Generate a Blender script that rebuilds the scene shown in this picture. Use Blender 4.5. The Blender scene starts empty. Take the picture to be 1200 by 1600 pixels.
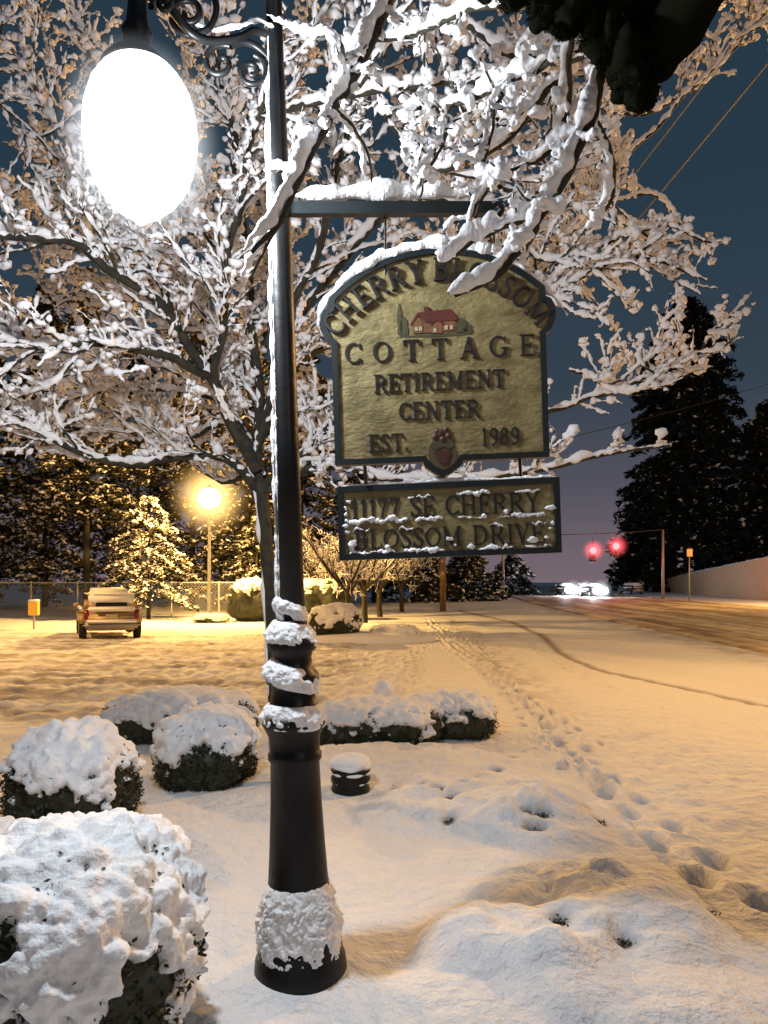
import bpy, bmesh, math, random
import numpy as np
from mathutils import Matrix, Vector, Euler
rng=np.random.default_rng(11)
random.seed(5)
F=1156.; HZ=908.; CH=1.75
col=bpy.context.scene.collection
def P(px,py,Y): return np.array([(px-600)/F*Y, Y, CH-(py-HZ)/F*Y])
def G(px,py):
    Y=CH*F/(py-HZ); return np.array([(px-600)/F*Y, Y, 0.])
def nrm(v): return v/np.maximum(np.linalg.norm(v,axis=-1,keepdims=True),1e-9)
# ---------------------------------------------------------------- noise
def _h(i,j,k):
    n=((i*73856093)^(j*19349663)^(k*83492791))&0xffffffff
    n=((n^(n>>13))*1274126177)&0xffffffff
    n=((n^(n>>16))*668265263)&0xffffffff
    n=n^(n>>15)
    return n/4294967295.
def vn(p):
    sh=p.shape[:-1]; p=p.reshape(-1,3)
    f=np.floor(p); i=f.astype(np.int64); t=p-f; t=t*t*(3-2*t)
    r=np.zeros(len(p))
    for a in (0,1):
        for b in (0,1):
            for c in (0,1):
                w=(t[:,0] if a else 1-t[:,0])*(t[:,1] if b else 1-t[:,1])*(t[:,2] if c else 1-t[:,2])
                r+=w*_h(i[:,0]+a,i[:,1]+b,i[:,2]+c)
    return (r*2-1).reshape(sh)
def fbm(p,o=3):
    r=0;a=1.
    for k in range(o):
        r=r+a*vn(p*(2**k)+17.3*k); a*=.5
    return r/1.6
def worley(p):
    sh=p.shape[:-1]; p=p.reshape(-1,3)
    i=np.floor(p).astype(np.int64); d=np.full(len(p),9.)
    for a in (-1,0,1):
        for b in (-1,0,1):
            for c in (-1,0,1):
                I,J,K=i[:,0]+a,i[:,1]+b,i[:,2]+c
                q=np.stack([I+_h(I,J,K),J+_h(I+51,J+7,K+3),K+_h(I+9,J+91,K+33)],-1)
                d=np.minimum(d,((q-p)**2).sum(-1))
    return np.sqrt(d).reshape(sh)
# ---------------------------------------------------------------- mesh helpers
INV={}
class MB:
    def __init__(s): s.v=[]; s.f=[]; s.n=0
    def add(s,v,f):
        v=np.asarray(v,float).reshape(-1,3)
        if isinstance(f,np.ndarray): f=(f+s.n).tolist()
        else: f=[[i+s.n for i in q] for q in f]
        s.v.append(v); s.f+=f; s.n+=len(v); return s
def mk(name,mb,mat,parent=None,smooth=True,local=False,kind=None):
    V=np.concatenate(mb.v)
    if parent is not None and not local:
        M=np.array(INV[parent.name]); V=V@M[:3,:3].T+M[:3,3]
    me=bpy.data.meshes.new(name); me.from_pydata(V.tolist(),[],mb.f)
    if smooth: me.shade_smooth()
    me.materials.append(mat)
    o=bpy.data.objects.new(name,me); col.objects.link(o)
    if parent is not None:
        o.parent=parent
    if kind: o['kind']=kind
    INV[o.name]=INV[parent.name] if parent is not None else np.eye(4)
    return o
def root(name,label,cat,loc,rot=(0,0,0),group=None):
    o=bpy.data.objects.new(name,None); col.objects.link(o)
    o.empty_display_size=.1
    o.location=[float(a) for a in loc]; o.rotation_euler=rot; o['label']=label; o['category']=cat
    if group: o['group']=group
    M=Matrix.LocRotScale(Vector([float(a) for a in loc]),Euler(rot),None)
    INV[o.name]=np.array(M.inverted())
    return o
def tag(o,label,cat,group=None):
    o['label']=label; o['category']=cat
    if group: o['group']=group
    return o
def dup(o,loc=None,rz=None,label=None,parent=None,scale=None):
    c=o.copy(); col.objects.link(c)
    if parent is not None: c.parent=parent
    for ch in list(o.children): dup(ch,parent=c)
    if loc is not None: c.location=[float(a) for a in loc]
    if rz is not None: c.rotation_euler=(0,0,rz)
    if label: c['label']=label
    if scale is not None: c.scale=scale
    return c
def tubes(Pt,R,n=5):
    Pt=np.asarray(Pt,float)
    if Pt.ndim==2: Pt=Pt[None]
    N,K,_=Pt.shape
    R=np.broadcast_to(np.asarray(R,float),(N,K))
    T=nrm(np.gradient(Pt,axis=1)); m=nrm(T.mean(1))
    ref=np.where(np.abs(m[:,2:3])>.85,np.array([[0,1.,0]]),np.array([[0,0,1.]]))[:,None,:]
    S=nrm(np.cross(T,np.broadcast_to(ref,T.shape))); U=np.cross(S,T)
    a=np.linspace(0,2*np.pi,n,endpoint=False)
    V=Pt[:,:,None]+R[:,:,None,None]*(np.cos(a)[None,None,:,None]*S[:,:,None]+np.sin(a)[None,None,:,None]*U[:,:,None])
    b=(np.arange(N)[:,None,None]*K+np.arange(K-1)[None,:,None])*n
    j=np.arange(n)[None,None,:]; j2=(j+1)%n
    q=np.stack([b+j,b+j2,b+n+j2,b+n+j],-1).reshape(-1,4)
    return V,q
def smoothline(pts,K):
    pts=np.array(pts,float); n=len(pts)
    if n<3:
        t=np.linspace(0,1,K)[:,None]; return pts[0]*(1-t)+pts[-1]*t
    e=np.vstack([2*pts[0]-pts[1],pts,2*pts[-1]-pts[-2]])
    out=[]
    for u in np.linspace(0,n-1-1e-6,K):
        i=int(u); t=u-i; a,b,c,d=e[i],e[i+1],e[i+2],e[i+3]
        out.append(.5*((2*b)+(-a+c)*t+(2*a-5*b+4*c-d)*t*t+(-a+3*b-3*c+d)*t**3))
    return np.array(out)
def upsample(Pt,m):
    N,K,_=Pt.shape; u=np.linspace(0,K-1-1e-6,(K-1)*m+1); i=u.astype(int); t=(u-i)[None,:,None]
    return Pt[:,i]*(1-t)+Pt[:,i+1]*t
def snow_tube(Pt,r0,th,m=2,n=6,freq=9.,gap=.0,lump=.25,var=.5):
    if Pt.ndim==2: Pt=Pt[None]
    Q=upsample(Pt,m); N,K,_=Q.shape
    th=np.broadcast_to(np.asarray(th,float).reshape(-1,1) if np.ndim(th)==1 else th,(N,K))
    r0=np.broadcast_to(np.asarray(r0,float).reshape(-1,1) if np.ndim(r0)==1 else r0,(N,K))
    T=nrm(np.gradient(Q,axis=1))
    l=.78+var*vn(Q*freq)+.3*vn(Q*freq*2.7+9)
    l=np.clip(l-gap*(vn(Q*freq*.6+40)>.2),.12,2)
    e=np.sin(np.linspace(0,np.pi,K))**.35; e[0]=e[-1]=.05
    R=th*l*e*(1-.35*np.abs(T[...,2]))
    C=Q.copy(); C[...,2]+=r0*.6+R*.55
    V,q=tubes(C,R,n)
    V=V+(vn(V*(1.2/np.mean(th)))*np.mean(th)*lump)[...,None]*nrm(V-C[:,:,None])
    return V,q
_ico={}
def ico(s):
    if s not in _ico:
        bm=bmesh.new(); bmesh.ops.create_icosphere(bm,subdivisions=s,radius=1)
        _ico[s]=(np.array([v.co[:] for v in bm.verts]),np.array([[v.index for v in f.verts] for f in bm.faces])); bm.free()
    return _ico[s]
def blobs(C,R,s=2,flat=.8,amp=.3):
    d,f=ico(s); N=len(C); R=np.broadcast_to(R,(N,))
    off=rng.uniform(0,90,(N,1,3)); st=rng.uniform(.7,1.35,(N,1,3))*[1,1,flat]
    rr=1+amp*vn(d[None]*1.3+off)+amp*.6*vn(d[None]*2.6+off)
    V=C[:,None]+d[None]*st*(R[:,None]*rr)[...,None]
    q=(f[None]+(np.arange(N)*len(d))[:,None,None]).reshape(-1,3)
    return V,q
def cards(C,size,asp=.5,horiz=0.):
    N=len(C); a=nrm(rng.normal(size=(N,3))*[1,1,1-horiz]); b=rng.normal(size=(N,3))*[1,1,1-horiz]
    b=nrm(b-(a*b).sum(-1,keepdims=True)*a); size=np.broadcast_to(size,(N,))[:,None]
    a=a*size; b=b*size*asp
    V=np.stack([C-a,C+b*.9,C+a,C-b*.9],1)
    return V,np.arange(N*4).reshape(-1,4)
def box(x0,x1,y0,y1,z0,z1):
    v=[(x,y,z) for x in (x0,x1) for y in (y0,y1) for z in (z0,z1)]
    return v,[[0,1,3,2],[4,6,7,5],[0,4,5,1],[2,3,7,6],[0,2,6,4],[1,5,7,3]]
def lathe(prof,n=32,dx=0.):
    a=np.linspace(0,2*np.pi,n,endpoint=False); K=len(prof)
    V=np.array([[r*math.cos(t)+dx,r*math.sin(t),z] for r,z in prof for t in a])
    q=[[i*n+j,i*n+(j+1)%n,(i+1)*n+(j+1)%n,(i+1)*n+j] for i in range(K-1) for j in range(n)]
    q.append(list(range(n))[::-1]); q.append([(K-1)*n+j for j in range(n)])
    return V,q
def prism(pts,y0,y1):
    n=len(pts)
    v=[(x,y0,z) for x,z in pts]+[(x,y1,z) for x,z in pts]
    f=[list(range(n)),[n+i for i in range(n)][::-1]]+[[i,i+n,(i+1)%n+n,(i+1)%n] for i in range(n)]
    return v,f
def bevelbox(dx,dy,dz,c,b=.03,seg=3,top=None):
    bm=bmesh.new(); bmesh.ops.create_cube(bm,size=1)
    for v in bm.verts:
        z=v.co.z
        v.co.x*=dx; v.co.y*=dy; v.co.z*=dz
        if top and z>0:
            v.co.x*=top[0]; v.co.y=v.co.y*top[1]+top[2]
    bmesh.ops.bevel(bm,geom=bm.edges[:],offset=b,segments=seg,affect='EDGES')
    bm.verts.index_update()
    V=np.array([v.co[:] for v in bm.verts])+np.array(c); f=[[v.index for v in q.verts] for q in bm.faces]; bm.free()
    return V,f
# ---------------------------------------------------------------- materials
def mat(name,c,rough=.6,c2=None,ns=5.,bump=0.,bs=20.,metal=0.,coord='Object',stretch=(1,1,1),bdist=.02,spec=None):
    m=bpy.data.materials.new(name); m.use_nodes=True; nt=m.node_tree; b=nt.nodes['Principled BSDF']
    b.inputs['Base Color'].default_value=(*c,1); b.inputs['Roughness'].default_value=rough; b.inputs['Metallic'].default_value=metal
    if spec is not None: b.inputs['Specular IOR Level'].default_value=spec
    tc=nt.nodes.new('ShaderNodeTexCoord'); mp=nt.nodes.new('ShaderNodeMapping'); mp.inputs['Scale'].default_value=stretch
    nt.links.new(tc.outputs[coord],mp.inputs['Vector'])
    if c2:
        n=nt.nodes.new('ShaderNodeTexNoise'); n.inputs['Scale'].default_value=ns; n.inputs['Detail'].default_value=3
        nt.links.new(mp.outputs[0],n.inputs['Vector'])
        r=nt.nodes.new('ShaderNodeValToRGB'); r.color_ramp.elements[0].position=.35; r.color_ramp.elements[1].position=.65
        r.color_ramp.elements[0].color=(*c,1); r.color_ramp.elements[1].color=(*c2,1)
        nt.links.new(n.outputs[0],r.inputs[0]); nt.links.new(r.outputs[0],b.inputs['Base Color'])
    if bump:
        n=nt.nodes.new('ShaderNodeTexNoise'); n.inputs['Scale'].default_value=bs; n.inputs['Detail'].default_value=2
        nt.links.new(mp.outputs[0],n.inputs['Vector'])
        bp=nt.nodes.new('ShaderNodeBump'); bp.inputs['Strength'].default_value=bump; bp.inputs['Distance'].default_value=bdist
        nt.links.new(n.outputs[0],bp.inputs['Height']); nt.links.new(bp.outputs[0],b.inputs['Normal'])
    return m
def dmat(name,c):
    m=bpy.data.materials.new(name); m.use_nodes=True; nt=m.node_tree; nt.nodes.clear()
    e=nt.nodes.new('ShaderNodeBsdfDiffuse'); o=nt.nodes.new('ShaderNodeOutputMaterial')
    e.inputs[0].default_value=(*c,1); nt.links.new(e.outputs[0],o.inputs[0]); return m
M_snow=mat('snow',(.81,.83,.86),.8,bump=.6,bs=60,bdist=.014)
M_snowfar=dmat('snow_plain',(.80,.79,.80))
M_bark=mat('bark',(.014,.012,.010),.85,c2=(.04,.036,.018),ns=14,bump=.8,bs=40,bdist=.01)
M_moss=dmat('moss',(.006,.007,.004))
M_leaf=mat('dark_leaf',(.012,.018,.010),.6,c2=(.038,.042,.018),ns=20)
M_needle=dmat('needle',(.032,.032,.020))
M_needled=dmat('needle_dark',(.018,.026,.028))
M_iron=mat('painted_iron',(.003,.0035,.004),.42,bump=.5,bs=30,bdist=.004,c2=(.007,.008,.009),ns=9,spec=.28)
M_gold=mat('gold_board',(.135,.108,.042),.5,c2=(.25,.205,.09),ns=9,bump=.45,bs=38,stretch=(1,1,1.8),bdist=.010)
M_green=mat('sign_frame',(.004,.009,.011),.45,bump=.3,bs=40,bdist=.003)
M_letter=mat('letter_paint',(.008,.007,.009),.5)
M_red=mat('sign_red',(.10,.022,.014),.5,c2=(.06,.016,.010),ns=30)
M_orange=mat('sign_orange',(.20,.085,.035),.5,c2=(.13,.06,.03),ns=40)
M_sgreen=mat('sign_green',(.035,.038,.018),.6,c2=(.07,.06,.022),ns=50)
M_cream=mat('sign_cream',(.4,.34,.22),.5)
def emat(name,c,s,sample=True):
    m=bpy.data.materials.new(name); m.use_nodes=True; nt=m.node_tree; nt.nodes.clear()
    e=nt.nodes.new('ShaderNodeEmission'); o=nt.nodes.new('ShaderNodeOutputMaterial')
    e.inputs[0].default_value=(*c,1); e.inputs[1].default_value=s; nt.links.new(e.outputs[0],o.inputs[0])
    if not sample:
        try: m.cycles.emission_sampling='NONE'
        except Exception: pass
    return m
def shellmat(name,c,s):
    m=emat(name,c,s,False); nt=m.node_tree
    e=[n for n in nt.nodes if n.type=='EMISSION'][0]; o=[n for n in nt.nodes if n.type=='OUTPUT_MATERIAL'][0]
    t=nt.nodes.new('ShaderNodeBsdfTransparent'); mx=nt.nodes.new('ShaderNodeMixShader'); mx.inputs[0].default_value=.3
    nt.links.new(t.outputs[0],mx.inputs[1]); nt.links.new(e.outputs[0],mx.inputs[2]); nt.links.new(mx.outputs[0],o.inputs[0]); return m
def bulb(name,loc,W,c,r):
    l=bpy.data.lights.new(name,'POINT'); l.energy=W; l.color=c; l.shadow_soft_size=r
    o=bpy.data.objects.new(name,l); col.objects.link(o); o.location=[float(a) for a in loc]; return o
def add_halo(parent,world,R,c,k,pw=3.,sz=1.):
    # added ball of self-emitting volume, painting a glow around a light source
    m=bpy.data.materials.new('painted_halo'); m.use_nodes=True; nt=m.node_tree; nt.nodes.clear()
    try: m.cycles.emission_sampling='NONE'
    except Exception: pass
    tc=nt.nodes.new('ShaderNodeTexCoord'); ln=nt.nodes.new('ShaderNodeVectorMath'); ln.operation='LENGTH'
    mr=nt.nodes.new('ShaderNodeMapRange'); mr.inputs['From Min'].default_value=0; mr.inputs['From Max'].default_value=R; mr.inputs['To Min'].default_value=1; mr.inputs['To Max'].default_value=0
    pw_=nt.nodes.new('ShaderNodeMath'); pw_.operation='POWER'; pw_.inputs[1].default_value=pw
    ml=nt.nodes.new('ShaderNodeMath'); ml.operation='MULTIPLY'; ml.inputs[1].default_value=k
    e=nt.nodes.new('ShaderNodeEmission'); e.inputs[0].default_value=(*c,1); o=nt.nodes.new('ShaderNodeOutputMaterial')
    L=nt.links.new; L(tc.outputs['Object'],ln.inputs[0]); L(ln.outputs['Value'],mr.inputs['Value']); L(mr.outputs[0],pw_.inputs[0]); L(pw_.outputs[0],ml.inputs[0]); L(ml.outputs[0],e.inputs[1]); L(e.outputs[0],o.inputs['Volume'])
    d,f=ico(3); ob=mk('painted_halo',MB().add(d*R,f),m,parent,local=True)
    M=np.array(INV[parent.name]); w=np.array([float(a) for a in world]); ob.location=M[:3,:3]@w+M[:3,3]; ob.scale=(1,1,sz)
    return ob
M_redl=emat('lit_red',(1,.16,.17),3.2,False)
M_head=emat('lit_headlight',(.85,.9,1),60,False)
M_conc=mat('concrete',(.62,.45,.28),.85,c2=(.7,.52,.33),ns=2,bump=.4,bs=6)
M_wood=mat('pole_wood',(.16,.10,.05),.9,c2=(.24,.15,.08),ns=8,bump=.5,bs=20,stretch=(1,1,.1))
M_steel=mat('galvanised',(.3,.3,.3),.5,metal=.3)
M_black=mat('black_plastic',(.015,.015,.016),.5)
M_rubber=mat('rubber',(.012,.012,.012),.9)
M_glass=mat('car_glass',(.02,.02,.02),.25)
M_carred=mat('car_paint',(.40,.28,.16),.4)
M_cardark=mat('car_paint_dark',(.03,.03,.035),.35)
M_tail=mat('tail_lens',(.18,.012,.01),.25)
M_yellow=mat('yellow_paint',(.6,.38,.06),.5)
def ground_mat():
    m=bpy.data.materials.new('snow_ground'); m.use_nodes=True; nt=m.node_tree; b=nt.nodes['Principled BSDF']; b.inputs['Roughness'].default_value=.8
    N=nt.nodes.new; L=nt.links.new
    tc=N('ShaderNodeTexCoord'); at=N('ShaderNodeAttribute'); at.attribute_name='dirt'
    mx=N('ShaderNodeMix'); mx.data_type='RGBA'; L(at.outputs['Fac'],mx.inputs[0]); mx.inputs[6].default_value=(.80,.82,.85,1); mx.inputs[7].default_value=(.15,.10,.06,1)
    L(mx.outputs[2],b.inputs['Base Color'])
    n2=N('ShaderNodeTexNoise'); n2.inputs['Scale'].default_value=9; n2.inputs['Detail'].default_value=5; n2.inputs['Roughness'].default_value=.6; L(tc.outputs['Object'],n2.inputs['Vector'])
    b2=N('ShaderNodeBump'); b2.inputs['Strength'].default_value=.9; b2.inputs['Distance'].default_value=.07; L(n2.outputs[0],b2.inputs['Height'])
    L(b2.outputs[0],b.inputs['Normal'])
    return m
M_ground=ground_mat()
# ---------------------------------------------------------------- GROUND
def steps(a,b,f):
    out=[a]
    while out[-1]<b: out.append(out[-1]+f(out[-1]))
    return out
ys=np.array(steps(-12,2.2,lambda y:.2)[:-1]+steps(2.2,900,lambda y:max(.022,.006*y) if y<60 else .06*y))
xp=np.array(steps(0,700,lambda x:.026 if x<2.8 else (.012*x if x<25 else .05*x)))
xs=np.concatenate([-xp[:0:-1],xp])
XX,YY=np.meshgrid(xs,ys)
road_L=[(-12,9.0),(0,9.1),(17,9.3),(39,10.3),(58,11.6),(90,15),(130,22),(200,38),(300,66)]
rly=np.array([a for a,b in road_L]); rlx=np.array([b for a,b in road_L])
def roadx(y): return np.interp(y,rly,rlx)
MOUNDS=[(.75,5.7,.95,1.0,.13,1),(1.15,5.0,.5,.45,.10,1),(.60,3.45,.50,.45,.15,1),(1.22,3.62,.50,.50,.19,1),(.95,4.05,.55,.35,.10,1),(.35,2.9,.6,.4,.06,0),(1.1,3.0,.6,.35,.09,0),(.1,7.0,1.2,.7,.08,1),
        (-1.2,3.6,.6,.6,.05,0),(-.38,3.2,.4,.3,.05,0),(-1.7,8.2,2.6,.8,.1,0)]
HOLES=[G(872,1500),G(972,1520),G(1105,1452),G(848,1316),G(936,1308),G(705,1276),G(655,1258),G(800,1190)]
r_=random.Random(3)
for k in range(11):
    HOLES.append(np.array([r_.uniform(.1,1.45),r_.uniform(4.7,6.5),0]))
PR=[]
def mkprints(cx0,y0,y1,seed,a=.75,b=1.05):
    r=random.Random(seed); y_=y0; s=1
    while y_<y1:
        PR.append((cx0(y_)+s*.10+r.uniform(-.04,.04),y_,r.uniform(a,b))); s=-s; y_+=r.uniform(.28,.36)
mkprints(lambda t:1.98+.06*math.sin(t*.8),4.0,34,1,.8,1.1)
mkprints(lambda t:1.88+.14*math.sin(t*.5+1),6.5,30,2,.6,.9)
mkprints(lambda t:2.25+.2*math.sin(t*.4),8,24,7,.55,.8)
mkprints(lambda t:3.0+.1*t*.5,12,26,4,.6,.8)
mkprints(lambda t:-.2+.1*(t-8)+.1*math.sin(t),9.5,20,3,.6,.9)
def height(x,y):
    z=np.zeros_like(x); p=np.stack([x,y,np.zeros_like(x)],-1)
    near=np.exp(-np.maximum(y-12,0)/8.)
    z+=.045*fbm(p*.9,3)*near+.018*fbm(p*4+5,2)*near
    pw=p+.12*np.stack([vn(p*5),vn(p*5+9),vn(p*5+4)],-1)
    W=1-np.clip(worley(pw*2.6)*1.2,0,1)**2
    W2=1-np.clip(worley(pw*6+3)*1.2,0,1)**2
    W3=1-np.clip(worley(pw*12+3)*1.2,0,1)**2
    for cx,cy,rx,ry,h,l in MOUNDS:
        d=((x-cx)/rx)**2+((y-cy)/ry)**2
        d=d+.3*vn(p*2.4+cx*7)
        m=np.clip(1-d,0,1); m=m*m*(3-2*m)
        z+=m**.8*((h*(.7+.3*W)+.035*W2+.02*W3) if l else h)
    for h in HOLES:
        d2=((x-h[0])/.06)**2+((y-h[1])/.05)**2
        z-=.055*np.exp(-d2)
    lot=np.clip((y-8.6)/1.2,0,1)*np.clip((30-y)/6,0,1)*np.clip((1.0-x)/1.,0,1)
    st=p.copy(); st[...,0]*=.45; st[...,1]*=3.6
    z+=lot*(.03*vn(st)+.035*vn(p*5.5)+.022*vn(p*11))
    walk=np.clip((y-3.5)/2,0,1)*np.clip((34-y)/6,0,1)*np.clip(1-np.abs(x-2.6)/2.2,0,1)
    z+=walk*(.020*vn(p*5)+.016*vn(p*12))
    for cx,y_,k in PR:
        m=(np.abs(x-cx)<.4)&(np.abs(y-y_)<.5)
        if not m.any(): continue
        d2=((x[m]-cx)/(.075*k))**2+((y[m]-y_)/(.14*k))**2
        z[m]+=-.10*k*np.exp(-d2**1.5)+.025*np.exp(-(np.sqrt(d2)-1.6)**2*4)
    r=random.Random(9)
    for k in range(300):
        cx=r.uniform(-9,0); cy=r.uniform(9.4,18); m=(np.abs(x-cx)<.5)&(np.abs(y-cy)<.5)
        z[m]-=.06*np.exp(-(((x[m]-cx)/.12)**2+((y[m]-cy)/.09)**2))
    d=np.abs(x-np.interp(y,ty,tx)); z-=.03*np.exp(-(d/.06)**2)*(y>2)*(y<45)
    rx=roadx(y); inr=(x>rx-.3)&(x<rx+15.8)
    z=np.where(inr,-.03,z)
    z+=.05*np.clip((9.3-y)/1.0,0,1)*(x<1.7)
    return z
tp=sorted([(G(a,b)[1],G(a,b)[0]) for a,b in [(1200,1105),(1050,1073),(930,1045),(875,1020),(850,995),(800,972),(720,955)]]+[(3.,7.2),(7,6.3)])
ty=np.array([a for a,b in tp]); tx=np.array([b for a,b in tp])
ZZ=height(XX,YY)
V=np.stack([XX,YY,ZZ],-1).reshape(-1,3); ny,nx=XX.shape
ii=(np.arange(ny-1)[:,None]*nx+np.arange(nx-1)[None]).reshape(-1)
mb=MB().add(V,np.stack([ii,ii+1,ii+nx+1,ii+nx],-1))
ground=mk('ground',mb,M_ground); ground['kind']='structure'
d=np.abs(XX-np.interp(YY,ty,tx)); pp=np.stack([XX,YY,XX*0],-1)
dirt=.75*np.exp(-(d/(.04+.004*YY))**2)*(YY<45)*(YY>2)
lot=np.clip((YY-8.8)/1.2,0,1)*np.clip((26-YY)/3,0,1)*np.clip((-.2-XX)/1.,0,1)
st=pp.copy(); st[...,0]*=.35; st[...,1]*=3.2
dirt=np.maximum(dirt,lot*np.clip(.2+.7*vn(st)+.5*vn(pp*4),0,.6))
for h in HOLES: dirt=np.maximum(dirt,np.exp(-(((XX-h[0])/.05)**2+((YY-h[1])/.04)**2))*.9)
for cx,y_,k in PR:
    m=(np.abs(XX-cx)<.4)&(np.abs(YY-y_)<.5)
    dirt[m]=np.maximum(dirt[m],.34*np.exp(-(((XX[m]-cx)/(.075*k))**2+((YY[m]-y_)/(.14*k))**2)**1.5))
side=np.clip((YY-9)/4,0,1)*np.clip(1-np.abs(XX-np.interp(YY,[9,60],[2.2,4.]))/.7,0,1)
dirt=np.maximum(dirt,side*np.clip(.2+.6*vn(pp*5),0,.45))
edge=np.clip(1-np.abs(XX-roadx(YY)+.4)/1.2,0,1)*np.clip(.3+.5*vn(pp*3),0,.5)*(YY>0)
dirt=np.maximum(dirt,edge)
at=ground.data.attributes.new('dirt','FLOAT','POINT'); at.data.foreach_set('value',np.clip(dirt,0,1).reshape(-1))
def gz(x,y): return float(height(np.array([[float(x)]]),np.array([[float(y)]]))[0,0])
# ROAD
ry=np.array(steps(-12,290,lambda y:.12 if y<15 else .010*y)); rw=np.linspace(0,15.5,110)
RY,RW=np.meshgrid(ry,rw,indexing='ij'); RX=roadx(RY)+RW
q=np.stack([RW*3.3,RY*.25,RW*0],-1); q2=np.stack([RX*5,RY*3,RX*0],-1)
RZ=.03+.02*vn(q)+.012*vn(q2)-.05*(RW<.01)-.05*(RW>15.49)
V=np.stack([RX,RY,RZ],-1).reshape(-1,3); ny,nx=RX.shape
ii=(np.arange(ny-1)[:,None]*nx+np.arange(nx-1)[None]).reshape(-1)
m=bpy.data.materials.new('slush_road'); m.use_nodes=True; nt=m.node_tree; b=nt.nodes['Principled BSDF']; b.inputs['Roughness'].default_value=.6
at_=nt.nodes.new('ShaderNodeAttribute'); at_.attribute_name='slush'; tc=nt.nodes.new('ShaderNodeTexCoord')
r=nt.nodes.new('ShaderNodeValToRGB'); e=r.color_ramp.elements; e[0].position=.10; e[0].color=(.28,.19,.10,1); e[1].position=.75; e[1].color=(.80,.69,.50,1)
n=nt.nodes.new('ShaderNodeTexNoise'); n.inputs['Scale'].default_value=1.6; n.inputs['Detail'].default_value=6
mm=nt.nodes.new('ShaderNodeMath'); mm.operation='MULTIPLY_ADD'; mm.inputs[1].default_value=.9
nt.links.new(tc.outputs['Object'],n.inputs['Vector']); nt.links.new(n.outputs[0],mm.inputs[0]); nt.links.new(at_.outputs['Fac'],mm.inputs[2])
sb=nt.nodes.new('ShaderNodeMath'); sb.operation='SUBTRACT'; sb.inputs[1].default_value=.42
nt.links.new(mm.outputs[0],sb.inputs[0]); nt.links.new(sb.outputs[0],r.inputs[0]); nt.links.new(r.outputs[0],b.inputs['Base Color'])
road=mk('road',MB().add(V,np.stack([ii,ii+1,ii+nx+1,ii+nx],-1)),m); road['kind']='structure'
sl=.5+.45*vn(q)+.2*vn(q2)-.35*np.exp(-((RW%3.1)-1.5)**2*2)+.5*np.exp(-((RW-15.3)/1.2)**2)
road.data.attributes.new('slush','FLOAT','POINT').data.foreach_set('value',np.clip(sl,0,1).reshape(-1))
# ---------------------------------------------------------------- LAMP POST
YP=3.18; s=YP/F
bx=P(471,1545,YP)[0]
lean=math.radians(1.6)
lamp=root('street_lamp','black iron lamp post in the foreground with scroll bracket and lit acorn globe','street lamp',(bx,YP,0),(0,-lean,0))
def zz(py): return (1560-py)*s*1.0
prof=[(72,1560),(73,1535),(70,1508),(66,1500),(66,1488),(60,1470),(54,1440),(49,1410),(46,1380),(43,1330),(40,1270),(38,1205),(42,1200),(42,1192),(39,1188),(40,1165),(46,1152),(50,1145),(48,1132)]
mk('base',MB().add(*lathe([(h*s,zz(y)) for h,y in prof],40)),M_iron,lamp,local=True)
prof=[(41,1133),(41,1122),(36,1112),(33,1092),(34,1086),(41,1082),(42,1072),(38,1066),(32,1058),(30,1042),(32,1034),(38,1030),(39,1020),(35,1012),(30,1004),(27,998),(24,985)]
mk('collar',MB().add(*lathe([(h*s,zz(y)) for h,y in prof],36)),M_iron,lamp,local=True)
mk('shaft',MB().add(*lathe([(h*s,zz(y)) for h,y in [(22,990),(20,700),(17.5,400),(13,100),(12,-70),(17,-75),(17,-85),(8,-95),(12,-110),(2,-130)]],28)),M_iron,lamp,local=True)
def shell(prof,th,thr,seed,n=140,rows=60,tilt=0.,fine=.12):
    zr=np.array([zz(y) for h,y in prof]); hr=np.array([h*s for h,y in prof])
    zq=np.linspace(zr[0],zr[-1],rows); o=np.argsort(zr); hq=np.interp(zq,zr[o],hr[o]); a=np.linspace(0,2*np.pi,n,endpoint=False)
    A,Z=np.meshgrid(a,zq); Hh=np.repeat(hq[:,None],n,1)
    p=np.stack([np.cos(A)*Hh,np.sin(A)*Hh,Z],-1)
    mk_=np.clip(.5+.9*vn(p*14+seed)+.4*vn(p*40+seed)-thr,0,1)**.6
    e=np.sin(np.linspace(0,np.pi,rows))[:,None]**.5
    R=Hh+th*s*(mk_*e*(.6+.3*vn(p*9+seed)+.45*(1-worley(p*34+seed))+fine*vn(p*70)+fine*vn(p*130))-.3)
    V=np.stack([np.cos(A)*R,np.sin(A)*R,Z-.008*mk_-tilt*np.cos(A)],-1).reshape(-1,3)
    i=(np.arange(rows-1)[:,None]*n+np.arange(n)[None]).reshape(-1); j=(np.arange(rows-1)[:,None]*n+(np.arange(n)[None]+1)%n).reshape(-1)
    return V,np.stack([i,j,j+n,i+n],-1)
mb=MB()
mb.add(*shell([(67,1500),(65,1482),(59,1440),(52,1405),(49,1388)],11,-.12,3,n=240,rows=100,fine=.3))
mb.add(*shell([(50,1149),(47,1130),(42,1112)],15,-.25,8,rows=30,tilt=.006))
mb.add(*shell([(42,1088),(40,1070),(34,1050)],15,-.05,12,rows=34,tilt=.028))
mb.add(*shell([(38,1022),(35,1006),(28,985)],12,-.15,15,rows=34,tilt=.012))
mb.add(*shell([(24,990),(23,975),(22,950)],12,.05,25,rows=24,tilt=.025))
zq=np.linspace(zz(960),zz(60),220); rr=np.interp(zq,[zz(990),zz(400),zz(60)],[22*s,17.5*s,13*s])
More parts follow.
